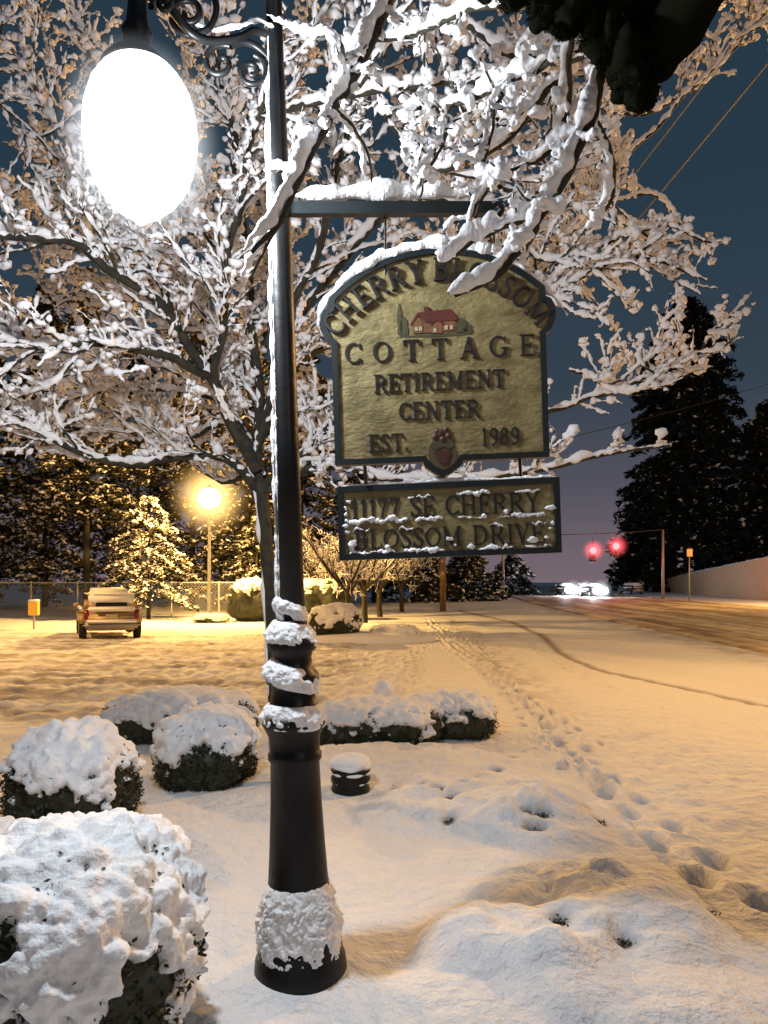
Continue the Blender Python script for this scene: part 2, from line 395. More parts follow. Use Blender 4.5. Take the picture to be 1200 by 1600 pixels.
for k,(ang,w) in enumerate(((3.2,.011),(3.45,.011),(3.7,.009),(3.95,.006))):
    pts=np.stack([np.cos(ang)*rr,np.sin(ang)*rr,zq],-1)[None]
    V,q=tubes(pts,w*np.clip(.45+.6*vn(pts*5+k*9)+.8*vn(pts*30),.05,1.6),7); mb.add(V,q)
mk('snow_cover',mb,M_snow,lamp,local=True)
YG=2.86; sg=YG/F
gp=P(220,210,YG)
gprof=[(6,350),(14,342),(34,330),(54,311),(70,287),(80,260),(85,232),(86,205),(83,174),(75,146),(62,124),(50,111),(40,106)]
Vg,qg=lathe([(h*sg,CH-(y-HZ)/F*YG) for h,y in gprof],28); Vg=Vg+np.array([gp[0],YG,0])
mk('lamp_globe',MB().add(Vg,qg),shellmat('lit_globe',(.93,.96,1.),12),lamp)
bulb('lamp_bulb',(gp[0],YG,P(0,225,YG)[2]),330,(.90,.95,1.),.10)
add_halo(lamp,(gp[0],YG,P(0,225,YG)[2]),.325,(.85,.93,1.),14.,1.8,1.22)
cp=[(50,118),(55,112),(51,104),(38,90),(24,78),(20,62),(24,52),(17,38),(14,10),(14,-40),(4,-50)]
Vg,qg=lathe([(h*sg,CH-(y-HZ)/F*YG) for h,y in cp],30); Vg=Vg+np.array([P(214,60,YG)[0],YG,0])
mk('lamp_cap',MB().add(Vg,qg),M_iron,lamp)
def spiral(cx,cy,r0,r1,a0,a1,n=40):
    t=np.linspace(0,1,n); a=np.radians(a0+(a1-a0)*t); r=r0+(r1-r0)*t
    return [(cx+math.cos(b)*q_,cy-math.sin(b)*q_) for b,q_ in zip(a,r)]
mb=MB()
def pxl(pts,Y0,Y1,r):
    n=len(pts); L=np.array([P(x,y,Y0+(Y1-Y0)*i/(n-1)) for i,(x,y) in enumerate(pts)]); mb.add(*tubes(L,r,8))
def pl(pts,K=40): return [tuple(a) for a in smoothline(pts,K)]
pxl(pl([(432,60),(400,48),(370,60),(330,64),(300,52),(270,18),(240,-20),(214,-45)]),YP,YG,.017)
pxl(spiral(393,112,26,4,80,-470),YP-.02,YP-.02,.012)
pxl(pl([(430,150),(424,130),(422,112),(412,95),(398,86)]),YP,YP-.02,.014)
pxl(spiral(345,98,30,4,60,500),YP-.06,YP-.06,.013)
pxl(pl([(360,72),(380,66),(400,72),(420,90),(432,110)]),YP-.06,YP,.014)
pxl(spiral(295,22,34,5,-60,-560),YP-.1,YP-.1,.014)
pxl(pl([(312,52),(330,40),(338,10),(325,-20),(300,-35)]),YP-.1,YP-.1,.014)
pxl(spiral(255,5,20,4,200,-250),YG+.02,YG+.02,.012)
mk('scroll_bracket',mb,M_iron,lamp)
mb=MB(); L=np.array([P(x,y,YP-.04) for x,y in pl([(428,44),(400,36),(370,46),(330,50),(305,40)],14)]); mb.add(*snow_tube(L,.01,.016,m=3,freq=14))
L=np.array([P(x,y,YG) for x,y in [(168,116),(182,102),(205,88),(235,88),(252,100),(266,116)]]); mb.add(*snow_tube(L,.01,.024,m=4,freq=14))
mk('snow_cover',mb,M_snow,lamp)
mb=MB(); a=P(452,327,YP); b_=P(768,324,YP); h=.026
Vb,fb=box(a[0],b_[0],YP-.02,YP+.02,a[2]-h,a[2]+h); mb.add(Vb,fb)
mb.add(*tubes(smoothline([P(768,324,YP),P(778,318,YP),P(786,326,YP),P(780,336,YP)],12),.012,8))
mk('sign_arm',mb,M_green,lamp,smooth=False)
L=smoothline([P(460,306,YP),P(560,304,YP),P(680,302,YP),P(765,302,YP)],30)
mk('snow_cover',MB().add(*snow_tube(L,-.01,.043,m=3,n=12,freq=5,lump=.16,var=.14)),M_snow,lamp)
# ---------------------------------------------------------------- GLYPHS
TT=.145; tt=.07
def arc(cx,cy,rx,ry,a0,a1,n=18): return [(cx+rx*math.cos(math.radians(a0+(a1-a0)*i/n)),cy+ry*math.sin(math.radians(a0+(a1-a0)*i/n))) for i in range(n+1)]
def aw(a0,a1,thick,thin,n=18): return [thin+(thick-thin)*abs(math.cos(math.radians(a0+(a1-a0)*i/n)))**1.3 for i in range(n+1)]
def ser(x,y,l=.16):
    yy=.03 if y==0 else .97; return ([(x-l,yy),(x+l,yy)],.05)
def stem(x,w=TT,l=.16): return [([(x,0),(x,1)],w),ser(x,0,l),ser(x,1,l)]
GL={
'C':(.85,[(arc(.46,.5,.38,.45,40,320),aw(40,320,TT,tt)),([(.77,.95),(.77,.68)],.05),([(.77,.05),(.77,.26)],.04)]),
'G':(.92,[(arc(.46,.5,.38,.45,40,320),aw(40,320,TT,tt)),([(.77,.95),(.77,.68)],.05),([(.77,.08),(.77,.42)],TT*.85),([(.6,.42),(.92,.42)],.05)]),
'H':(.98,stem(.2)+stem(.78)+[([(.2,.5),(.78,.5)],tt)]),
'E':(.8,stem(.2)+[([(.2,.965),(.7,.965)],tt*.9),([(.2,.5),(.56,.5)],tt),([(.2,.035),(.72,.035)],tt*.9),([(.7,1),(.7,.78)],.05),([(.72,0),(.73,.24)],.05),([(.56,.62),(.56,.38)],.05)]),
'R':(.92,stem(.2)+[([(.2,.96),(.45,.96)]+arc(.45,.73,.24,.23,90,-90)+[(.2,.5)],[tt]*2+aw(90,-90,TT,tt)+[tt]),([(.45,.5),(.78,.03)],TT),ser(.8,0,.11)]),
'Y':(.88,[([(.14,.97),(.45,.45)],TT*.9),([(.76,.97),(.45,.45)],tt),([(.45,.5),(.45,0)],TT),ser(.14,1,.14),ser(.77,1,.12),ser(.45,0)]),
'B':(.84,stem(.2)+[([(.2,.96),(.42,.96)]+arc(.42,.74,.22,.22,90,-90)+[(.2,.52)],[tt]*2+aw(90,-90,TT,tt)+[tt]),([(.2,.5),(.44,.5)]+arc(.44,.27,.26,.23,90,-90)+[(.2,.04)],[tt]*2+aw(90,-90,TT,tt)+[tt])]),
'L':(.78,stem(.2)+[([(.2,.035),(.7,.035)],tt*.9),([(.7,0),(.71,.28)],.05)]),
'O':(.95,[(arc(.47,.5,.38,.45,0,360,28),aw(0,360,TT,tt,28))]),
'S':(.68,[(smoothline([(.58,.78),(.5,.92),(.33,.96),(.14,.86),(.13,.68),(.32,.54),(.5,.42),(.57,.26),(.5,.09),(.32,.04),(.14,.1),(.09,.26)],28).tolist(),[tt+(TT-tt)*math.sin(math.pi*i/27)**1.5 for i in range(28)]),([(.58,.95),(.58,.7)],.05),([(.09,.05),(.09,.3)],.05)]),
'M':(1.15,[([(.16,0),(.16,1)],tt),([(.16,1),(.56,.1)],TT),([(.56,.1),(.95,1)],tt),([(.95,0),(.95,1)],TT),ser(.16,0,.13),ser(.95,0,.15),ser(.12,1,.1),ser(1.0,1,.12)]),
'T':(.86,stem(.43)[:2]+[([(.06,.965),(.8,.965)],tt*.9),([(.06,1),(.06,.74)],.05),([(.8,1),(.8,.74)],.05)]),
'A':(.9,[([(.45,1),(.12,0)],tt),([(.43,1),(.77,0)],TT),([(.22,.34),(.66,.34)],tt),ser(.12,0,.12),ser(.77,0,.14)]),
'I':(.42,stem(.21)),
'N':(1.0,[([(.18,0),(.18,1)],tt),([(.16,1),(.8,.02)],TT),([(.8,0),(.8,1)],tt),ser(.18,0,.14),ser(.12,1,.1),ser(.8,1,.14)]),
'V':(.88,[([(.14,1),(.46,.03)],TT),([(.44,.0),(.76,1)],tt),ser(.14,1,.15),ser(.76,1,.13)]),
'D':(.95,stem(.2)+[([(.2,.96),(.42,.96)]+arc(.42,.5,.38,.46,90,-90)+[(.2,.04)],[tt]*2+aw(90,-90,TT,tt)+[tt])]),
'1':(.5,[([(.26,0),(.26,1)],TT),([(.26,.98),(.08,.84)],tt),ser(.26,0,.15)]),
'7':(.66,[([(.08,.94),(.6,.94)],.11),([(.59,.96),(.36,.5),(.26,0)],TT*.85),([(.08,1),(.08,.74)],.05)]),
'8':(.68,[(arc(.34,.74,.2,.21,0,360,20),aw(0,360,TT*.8,tt,20)),(arc(.34,.27,.25,.24,0,360,20),aw(0,360,TT*.8,tt,20))]),
'9':(.68,[(arc(.34,.69,.23,.27,0,360,20),aw(0,360,TT*.85,tt,20)),(smoothline([(.57,.7),(.57,.4),(.42,.1),(.16,.03)],12).tolist(),TT*.75)]),
'.':(.3,[([(.08,.07),(.22,.07)],.14)]),
' ':(.5,[])}
def glyph(mb,ch,place,depth=.005,wmul=1.,bold=.95):
    w,strokes=GL[ch]
    for k,(pts,wd) in enumerate(strokes):
        p=np.array(pts,float); n=len(p); wd=np.broadcast_to(np.array(wd,float)*bold,(n,))
        T=nrm(np.gradient(p,axis=0)); Nn=np.stack([-T[:,1],T[:,0]],-1)
        A=p+Nn*wd[:,None]/2; B=p-Nn*wd[:,None]/2
        dd=depth+.0003*k
        v=[]
        for i in range(n):
            a=place(A[i,0]*wmul,A[i,1]); b=place(B[i,0]*wmul,B[i,1])
            v+=[(a[0],-dd,a[1]),(b[0],-dd,b[1]),(b[0],.0,b[1]),(a[0],.0,a[1])]
        f=[[0,1,2,3],[4*n-4,4*n-1,4*n-2,4*n-3]]
        for i in range(n-1):
            for j in range(4): f.append([4*i+j,4*i+(j+1)%4,4*i+4+(j+1)%4,4*i+4+j][::-1])
        mb.add(v,f)
    return w*wmul
def line(text,x0,x1,ybase,hgt,yfront,sc,track=0.):
    ws=[GL[c][0] for c in text]; n=len(text)
    tot=sum(ws)+track*(n-1); wm=(x1-x0)/(hgt*tot); wg=min(wm,1.05)
    mb=MB(); x=0
    for c in text:
        g=MB()
        ox=x0+x*wm*hgt
        glyph(g,c,lambda u,v:((ox+u*hgt)*sc,(ybase+v*hgt)*sc),wmul=wg)
        if g.v:
            V=np.concatenate(g.v); V[:,1]+=yfront; mb.add(V,g.f)
        x+=GL[c][0]+track
    return mb
# ---------------------------------------------------------------- MAIN SIGN
YS=3.2; ss=YS/F
c0=P(686,600,YS)
sign=root('hanging_sign','large arched gold board sign with dark green frame hanging beside the lamp post','sign',(c0[0],YS,c0[2]),(0,-math.radians(1.8),math.radians(-3)))
def outline():
    pts=[(-166,-122)]
    for a in [(-166,68),(-174,74),(-182,92),(-182,110),(-176,122),(-168,126)]: pts.append(a)
    R=238; ang0=math.degrees(math.acos(-167/R))
    for k in range(33):
        a=math.radians(ang0-(ang0-(180-ang0))*k/32); pts.append((R*math.cos(a),-29+R*math.sin(a)))
    for a in [(168,126),(176,122),(182,110),(182,92),(174,74),(166,68),(166,-122)]: pts.append(a)
    for a in [(34,-122),(30,-130),(16,-140),(2,-146),(-12,-140),(-26,-130),(-30,-122)]: pts.append(a)
    return pts
def inset(pts,d):
    p=np.array(pts,float); n=len(p); out=[]
    for i in range(n):
        a=p[i]-p[i-1]; b=p[(i+1)%n]-p[i]; a=a/np.linalg.norm(a); b=b/np.linalg.norm(b)
        na=np.array([a[1],-a[0]]); nb=np.array([b[1],-b[0]]); m=na+nb; m=m/np.linalg.norm(m); k=d/max(.45,m@na); out.append(p[i]+m*k)
    return out
OUT=outline(); INN=inset(OUT,9)
o2=[(x*ss,y*ss) for x,y in OUT]; i2=[(x*ss,y*ss) for x,y in INN]
mk('board',MB().add(*prism(inset(o2,.004),-.016,.02)),M_gold,sign,local=True,smooth=False)
def frame(o,i,yf,yb):
    n=len(o); v=[(x,yf,z) for x,z in o]+[(x,yf,z) for x,z in i]+[(x,yb,z) for x,z in o]+[(x,yb,z) for x,z in i]
    f=[]
    for k in range(n):
        l=(k+1)%n; f+=[[k,l,n+l,n+k],[2*n+k,3*n+k,3*n+l,2*n+l],[k,2*n+k,2*n+l,l],[n+k,n+l,3*n+l,3*n+k]]
    return v,f
mk('frame',MB().add(*frame(o2,i2,-.025,.024)),M_green,sign,local=True,smooth=False)
txt='CHERRY BLOSSOM'; mb=MB(); hgt=36; R=187
adv=[GL[c][0]*hgt*.82*(.55 if c==' ' else 1)+3 for c in txt]; tot=sum(adv); span=math.radians(111); x=0
for c,aw_ in zip(txt,adv):
    th0=span/2-(x+aw_/2)/tot*span
    g=MB(); w=GL[c][0]*.82
    def pl_(u,v,th0=th0,w=w):
        X=(u-w/2)*hgt; Yv=R+v*hgt
        return ((X*math.cos(th0)-Yv*math.sin(th0))*ss,(-29+X*math.sin(th0)+Yv*math.cos(th0))*ss)
    glyph(g,c,pl_,wmul=.82,depth=.011,bold=.95)
    if g.v: V=np.concatenate(g.v); V[:,1]-=.0165; mb.add(V,g.f)
    x+=aw_
mk('arched_lettering',mb,M_letter,sign,local=True,smooth=False)
for t,x0,x1,yb_,hh,tr in [('COTTAGE',-146,150,36,33,.55),('RETIREMENT',-102,102,-11,28,.06),('CENTER',-64,62,-56,28,.06),('EST.',-113,-50,-103,27,.06),('1989',62,122,-100,27,.06)]:
    mk('lettering',line(t,x0,x1,yb_,hh,-.0165,ss,tr),M_letter,sign,local=True,smooth=False)
def pz(name,pts,yf,m_,yb=-.014,k=1.,c=(0,0)): return mk(name,MB().add(*prism([((c[0]+(x-c[0])*k)*ss,(c[1]+(y-c[1])*k)*ss) for x,y in pts],yf,yb)),m_,sign,local=True,smooth=False)
HC=dict(k=.80,c=(-12,82))
hill=[(-70,72)]+[(-70+9.2*k,76+3*math.sin(k*1.9)) for k in range(16)]+[(70,71),(0,69)]
pz('painted_lawn',hill,-.0175,M_sgreen,**HC)
def tree2(cx,y,h,w):
    return [(cx-w,y)]+[(cx+w*math.cos(math.radians(a))*(1+.15*math.sin(a*.2)),y+h*.25+h*.75*math.sin(math.radians(a))) for a in range(180,-1,-20)]+[(cx+w,y)]
for a in [(-70,78,60,5),(-62,76,36,8),(50,76,28,12),(62,74,18,9)]: pz('painted_tree',tree2(*a),-.0182,M_sgreen,**HC)
pz('painted_wall',[(-44,78),(-44,98),(-34,110),(-24,98),(-24,78)],-.0195,M_orange,**HC)
pz('painted_wall',[(-24,78),(-24,98),(38,100),(38,80)],-.0188,M_orange,**HC)
pz('painted_wall',[(-8,76),(-8,94),(2,102),(12,94),(12,76)],-.0198,M_orange,**HC)
pz('painted_roof',[(-50,96),(-34,118),(28,122),(44,100),(-20,97),(-33,113),(-46,95)],-.0205,M_red,**HC)
pz('painted_roof',[(-12,93),(2,107),(16,93),(12,92),(2,102),(-8,92)],-.0212,M_red,**HC)
pz('painted_chimney',[(-22,112),(-22,128),(-13,128),(-13,112)],-.0215,M_red,**HC)
for x_,y_ in [(-38,86),(-30,86),(-2,82),(20,86),(30,86)]: pz('painted_window',[(x_-3,y_-4),(x_-3,y_+4),(x_+3,y_+4),(x_+3,y_-4)],-.021,M_cream,**HC)
EC=dict(k=.85,c=(2,-112)); M_pot=mat('pot_red',(.06,.016,.012),.55)
pz('painted_shield',[(-20,-92),(-24,-108),(-22,-124),(-10,-134),(4,-140),(16,-134),(26,-124),(28,-108),(22,-92),(14,-84),(2,-80),(-12,-84)],-.0185,mat('shield_brown',(.08,.055,.025),.6),**EC)
pz('painted_pot',[(-12,-104),(-10,-116),(-3,-128),(8,-128),(14,-116),(16,-104)],-.0225,M_pot,**EC)
pz('painted_leaf',[(-20,-96),(-14,-84),(0,-78),(16,-82),(24,-94),(16,-102),(4,-97),(-10,-102)],-.021,M_sgreen,**EC)
d_,f_=ico(2); mbf=MB()
for a,b_,r_ in [(0,-78,6),(-9,-84,5),(12,-83,5),(3,-88,5),(-5,-75,4),(9,-73,4)]:
    mbf.add(d_*np.array([r_*ss,.006,r_*ss])+np.array([a*ss,-.02,b_*ss]),f_)
mk('painted_flower',mbf,M_pot,sign,local=True)
L=np.array([((238*math.cos(a))*ss,0.,(-29+240*math.sin(a))*ss) for a in np.radians(np.linspace(143,32,34))])
mb=MB().add(*snow_tube(L,-.004,np.linspace(.052,.03,100)[None],m=3,n=10,freq=6,lump=.25,var=.3))
L=np.array([(-182*ss,-.005,84*ss),(-186*ss,-.005,100*ss),(-183*ss,-.005,114*ss),(-175*ss,-.005,128*ss),(-171*ss,-.005,140*ss)]); mb.add(*snow_tube(L,0,.020,m=4,freq=12))
mk('snow_cover',mb,M_snow,sign,local=True)
for px_ in (602,772):
    A=P(px_,335,YS); B=P(px_,430,YS); mk('hanger_rod',MB().add(*tubes(np.array([A,(A+B)/2,B]),.006,6)),M_iron,sign)
# ---------------------------------------------------------------- ADDRESS BOARD
c1=P(700,812,YS)
brd=root('address_board','narrow gold address board with raised lettering hung under the arched sign','sign',(c1[0],YS,c1[2]),(0,-math.radians(1.9),math.radians(-5)))
W=172;Hh=58
rect=[(-W,-Hh),(-W,Hh),(W,Hh),(W,-Hh)]
o2=[(x*ss,y*ss) for x,y in rect]; i2=[(x*ss,y*ss) for x,y in inset(rect,9)]
mk('board',MB().add(*prism(inset(o2,.004),-.014,.016)),M_gold,brd,local=True,smooth=False)
mk('frame',MB().add(*frame(o2,i2,-.026,.02)),M_green,brd,local=True,smooth=False)
for t,x0,x1,yb_ in [('11177 SE CHERRY',-152,142,6),('BLOSSOM DRIVE',-148,148,-42)]:
    mk('lettering',line(t,x0,x1,yb_,31,-.0145,ss,.04),M_letter,brd,local=True,smooth=False)
mb=MB()
L=np.array([(x*ss,0,(Hh+1)*ss) for x in np.linspace(-170,170,24)]); mb.add(*snow_tube(L,-.004,.015,m=3,n=8,freq=9,lump=.3))
rs=random.Random(4)
for y_,segs in [(1,[(-158,-62),(-50,-8),(14,60),(76,150)]),(-48,[(-156,-84),(-70,-6),(44,100),(116,158)]),(37,[(-62,-26),(14,66),(104,142)]),(-12,[(-150,-124),(-78,-54),(62,84),(128,150)])]:
    for a,b_ in segs:
        n=max(4,int((b_-a)/4)); xs_=np.linspace(a,b_,n)
        L=np.array([(x*ss,-.017,(y_+rs.uniform(-2.5,2.5))*ss) for x in xs_]); mb.add(*snow_tube(L,0,rs.uniform(.009,.014) if abs(b_-a)>38 else .007,m=3,n=8,freq=30,lump=.6,gap=.3,var=.7))
Cs=np.array([[x_*ss,-.018,y_*ss] for x_,y_ in [(-160,14),(-158,4),(-162,-4),(-160,24),(-152,-40),(-150,-32),(156,-20),(160,-12),(158,12),(-158,-14),(150,-34),(2,-30),(34,-44),(-154,34),(10,-40),(-120,6),(-96,-40),(90,8),(128,-36),(56,4)]])
mb.add(*blobs(Cs,rng.uniform(.009,.018,len(Cs)),2,.7,.5))
mk('snow_cover',mb,M_snow,brd,local=True)
for x0,y0,x1,y1 in [(570,728,572,756),(812,718,814,750)]:
    mk('hanger_rod',MB().add(*tubes(np.array([P(x0,y0,YS),P((x0+x1)/2,(y0+y1)/2,YS),P(x1,y1,YS)]),.008,6)),M_iron,brd)
# ---------------------------------------------------------------- CHERRY TREE
def grow(par,n,L,K,along=.5,perp=1.,up=.25,curl=.25,tmin=.1,rej=None):
    M_,Kp,_=par.shape
    ln=np.linalg.norm(np.diff(par,axis=1),axis=-1).sum(1); m=rng.choice(M_,n,p=ln/ln.sum())
    u=rng.uniform(tmin,1,n)*(Kp-1.001); i=u.astype(int); t=(u-i)[:,None]
    p=par[m,i]*(1-t)+par[m,i+1]*t; T=nrm(par[m,i+1]-par[m,i])
    r=rng.normal(size=(n,3)); r=nrm(r-(r*T).sum(-1,keepdims=True)*T)
    D=nrm(T*along+r*perp+np.array([0,0,up])); ln_=rng.uniform(*L,n)*(1-.45*u/(Kp-1))
    pts=[p]; d=D
    for k in range(K-1):
        d=nrm(d+rng.normal(size=(n,3))*curl+np.array([0,0,.06])); pts.append(pts[-1]+d*(ln_/(K-1))[:,None])
    Q=np.stack(pts,1)
    if rej is not None: Q=Q[~rej(Q)]
    return Q
def rad(N,K,a,b): return np.broadcast_to(np.linspace(a,b,K),(N,K))
GP=np.array([gp[0],YG,P(0,210,YG)[2]])
def rej(Q):
    e=Q[:,-1]; m=(Q[:,:,1].min(1)<3.7)
    m|=np.linalg.norm(Q-GP,axis=-1).min(1)<.6
    m|=Q[:,:,2].min(1)<1.9
    px=600+e[:,0]/e[:,1]*F; py=HZ-(e[:,2]-CH)/e[:,1]*F
    m|=(px>1000)&(py>120)&(py<330)
    m|=(py>735)&(px<390); m|=(py>700)&(px>900)
    return m
LIMBS=[
([(436,1240,6.2),(428,1050,6.2),(418,880,6.15),(408,770,6.1),(400,730,6.1)],.062,.052),
([(398,735,6.1),(365,660,6.0),(322,590,5.9),(262,500,5.7),(200,430,5.4),(110,370,5.1),(-20,372,4.9)],.055,.022),
([(404,765,6.1),(350,716,6.1),(260,716,6.0),(160,722,5.8),(80,690,5.6),(-20,635,5.5)],.042,.018),
([(325,592,5.9),(250,560,5.6),(150,542,5.3),(60,545,5.1),(-40,540,5.)],.038,.02),
([(398,735,6.1),(402,620,6.2),(396,450,6.2),(372,280,6.1),(350,120,6.0),(335,-80,6.0)],.045,.022),
([(262,500,5.7),(230,400,5.8),(190,320,5.9),(120,240,6.),(60,150,6.2),(0,60,6.4)],.034,.014),
([(330,600,5.9),(345,480,5.6),(360,400,5.3),(380,300,5.),(400,180,4.7),(430,40,4.4)],.034,.018),
([(408,760,6.1),(470,712,6.2),(540,640,6.4),(640,600,6.6),(760,640,6.6),(880,640,6.4),(980,600,6.2),(1110,548,6.)],.045,.012),
([(408,770,6.1),(500,730,6.0),(640,740,6.0),(800,735,5.9),(930,712,5.8),(1045,694,5.7)],.036,.012),
([(402,690,6.15),(440,560,6.2),(520,430,6.2),(640,300,6.2),(780,180,6.2),(920,40,6.1),(1000,-60,6.)],.045,.018),
([(640,300,6.2),(760,330,6.1),(860,400,6.),(960,370,5.9),(1045,350,5.8)],.026,.01),
([(540,640,6.4),(660,560,6.3),(780,500,6.2),(880,450,6.),(980,400,5.9),(1100,440,5.8)],.026,.009),
([(780,500,6.2),(870,400,6.4),(960,270,6.6),(1060,150,6.7),(1200,20,6.8)],.026,.010),
([(700,260,6.2),(830,300,5.8),(900,200,5.6),(960,80,5.5),(1010,-60,5.4)],.026,.012),
([(450,540,6.2),(500,380,5.8),(540,240,5.3),(560,120,4.9),(590,-40,4.6)],.034,.018),
([(780,180,6.2),(900,150,6.6),(1020,180,6.9),(1130,90,7.),(1190,20,7.)],.025,.008),
([(430,170,4.6),(520,150,4.4),(640,128,4.3),(740,118,4.3),(860,160,4.3)],.022,.012),
([(560,120,4.9),(660,240,4.6),(740,250,4.4),(800,190,4.3),(880,110,4.2)],.020,.01),
([(590,-30,4.4),(680,30,4.1),(780,70,4.),(880,105,3.9),(960,60,3.9)],.024,.015),
([(-40,120,6),(60,220,6),(160,340,5.9),(200,430,5.5)],.02,.02),
([(396,430,6.2),(300,330,6.4),(220,200,6.8),(140,60,7.),(100,-40,7.)],.026,.012),
([(890,570,6.3),(950,610,6.2),(1020,600,6.1),(1060,560,6.)],.015,.006),
([(400,700,6.15),(330,620,6.8),(220,600,7.4),(100,630,7.9),(-20,660,8.2)],.03,.012),
([(400,650,6.2),(340,520,6.9),(260,400,7.6),(150,300,8.2),(20,230,8.7)],.03,.012),
([(398,600,6.2),(430,450,6.9),(420,300,7.6),(460,150,8.1),(480,0,8.5)],.03,.012),
([(410,740,6.1),(330,740,6.7),(230,650,7.3),(120,500,7.9),(40,420,8.4)],.028,.012),
([(430,600,6.2),(560,500,7.0),(660,430,7.6),(800,360,8.2),(900,300,8.6)],.03,.012),
([(425,700,6.2),(520,660,6.8),(620,500,7.4),(720,330,8.),(760,160,8.5)],.03,.012),
([(860,430,6.2),(930,330,6.6),(1010,300,6.8),(1060,360,6.8)],.018,.008),
([(300,540,7.0),(220,460,8.),(160,330,8.8),(100,160,9.4),(60,0,9.8)],.026,.012),
([(350,500,7.0),(320,330,8.),(300,180,8.8),(280,20,9.4)],.026,.012),
([(340,660,6.6),(240,690,7.4),(130,610,8.2),(30,560,8.8)],.026,.012),
([(300,700,6.8),(200,640,7.8),(90,560,8.8),(-20,480,9.6)],.024,.010),
([(380,560,6.6),(260,470,7.8),(120,420,8.8),(0,300,9.6)],.024,.010),
]
cherry=root('cherry_tree','bare spreading tree behind the lamp post, every branch loaded with clumps of snow','tree',P(436,1240,6.2)*[1,1,0])
lim=[smoothline([P(*q) for q in L[0]],22) for L in LIMBS]
for l in lim[1:]: l+=np.stack([vn(l*3),vn(l*3+9),vn(l*3+22)],-1)*.06
mk('trunk',MB().add(*tubes(lim[0],np.linspace(LIMBS[0][1],LIMBS[0][2],22)*(1+.1*vn(lim[0]*9)),12)),M_bark,cherry)
sn=MB()
for k,(l,L) in enumerate(zip(lim,LIMBS)):
    if k:
        mk('limb',MB().add(*tubes(l,np.linspace(L[1],L[2],22)*(1+.15*vn(l*12)),8)),M_bark,cherry)
        r0=np.linspace(L[1],L[2],106)[None]; sn.add(*snow_tube(l+[-.008,-.018,0],r0*.6,np.maximum(r0*1.1,.040),m=5,n=9,freq=10,lump=.5,gap=.25,var=.6))
tl=lim[0].copy(); tl[:,0]-=.045; tl[:,1]-=.03
sn.add(*tubes(upsample(tl[None],3),.028*np.clip(.4+.9*vn(upsample(tl[None],3)*6),.05,1.5),8))
par=np.stack(lim[1:])
L1=grow(par,760,(.4,1.15),8,along=.7,perp=.8,up=.22,curl=.22,rej=rej)
L2=grow(np.concatenate([par[:, ::3][:,:8],L1]),4700,(.12,.46),6,along=.7,perp=.8,up=.25,curl=.25,rej=rej)
L3=grow(L2,11500,(.03,.09),3,along=.3,perp=1,up=.35,curl=.1,rej=rej)
tw=MB()
tw.add(*tubes(L1,rad(len(L1),8,.012,.006),5)); tw.add(*tubes(L2,rad(len(L2),6,.006,.0035),4)); tw.add(*tubes(L3,rad(len(L3),3,.0045,.0035),3))
mk('twig_crown',tw,M_bark,cherry)
sn.add(*snow_tube(L1+[0,-.006,0],.008,rng.uniform(.022,.036,len(L1)),m=4,n=6,freq=15,gap=.25,lump=.55,var=.6))
sn.add(*snow_tube(L2+[0,-.004,0],.004,rng.uniform(.013,.026,len(L2)),m=3,n=5,freq=20,gap=.35,lump=.55,var=.65))
k=rng.random(len(L3))<.95; e=L3[k]; t_=rng.uniform(.2,1.,(len(e),1)); e=e[:,0]*(1-t_)+e[:,-1]*t_
sn.add(*blobs(e+[0,0,.006],rng.uniform(.014,.042,len(e)),1,.8,.5))
mk('branch_snow',sn,M_snowfar,cherry)
# ---------------------------------------------------------------- FOREGROUND BOUGH TREE
mt=root('mossy_tree','dark mossy overhanging bough at the top right with snow-coated branches drooping before the sign','tree',(3.4,.9,0))
trk=smoothline([(3.4,.9,-.1),(3.35,.92,1.5),(3.1,1.0,3.),(2.6,1.3,4.2),(2.1,1.6,4.9)],16)
mk('trunk',MB().add(*tubes(trk,np.linspace(.26,.15,16),14)),M_moss,mt)
YB=2.45
bg=smoothline([trk[-1],P(1250,-230,2.0),P(1120,-60,2.2),P(1030,60,YB),P(940,20,YB),P(840,-20,YB+.1),P(740,-60,YB+.2)],30)
mk('limb',MB().add(*tubes(bg,np.interp(np.linspace(0,1,30),[0,.45,.6,.75,1],[.13,.10,.06,.06,.05])*(1+.25*vn(bg*7)),12)),M_moss,mt)
poly=[(760,-20,18),(800,-10,22),(850,8,28),(890,16,32),(930,24,36),(965,50,40),(980,85,40),(995,120,34),(1002,150,22),(1015,85,34),(1028,45,26),(960,0,46),(900,-20,46),(1012,30,34),(880,45,14),(925,60,18),(948,88,18)]
mb=MB()
for x_,y_,r_ in poly:
    c=P(x_,y_,YB)
    mb.add(*blobs(np.array([c]),r_*YB/F,4,1.,.3))
    n=1500; dd=nrm(rng.normal(size=(n,3))); pts=c+dd*(r_*YB/F*rng.uniform(.8,1.22,(n,1))); mb.add(*cards(pts,rng.uniform(.004,.011,n),.22))
mk('moss_clump',mb,M_moss,mt)
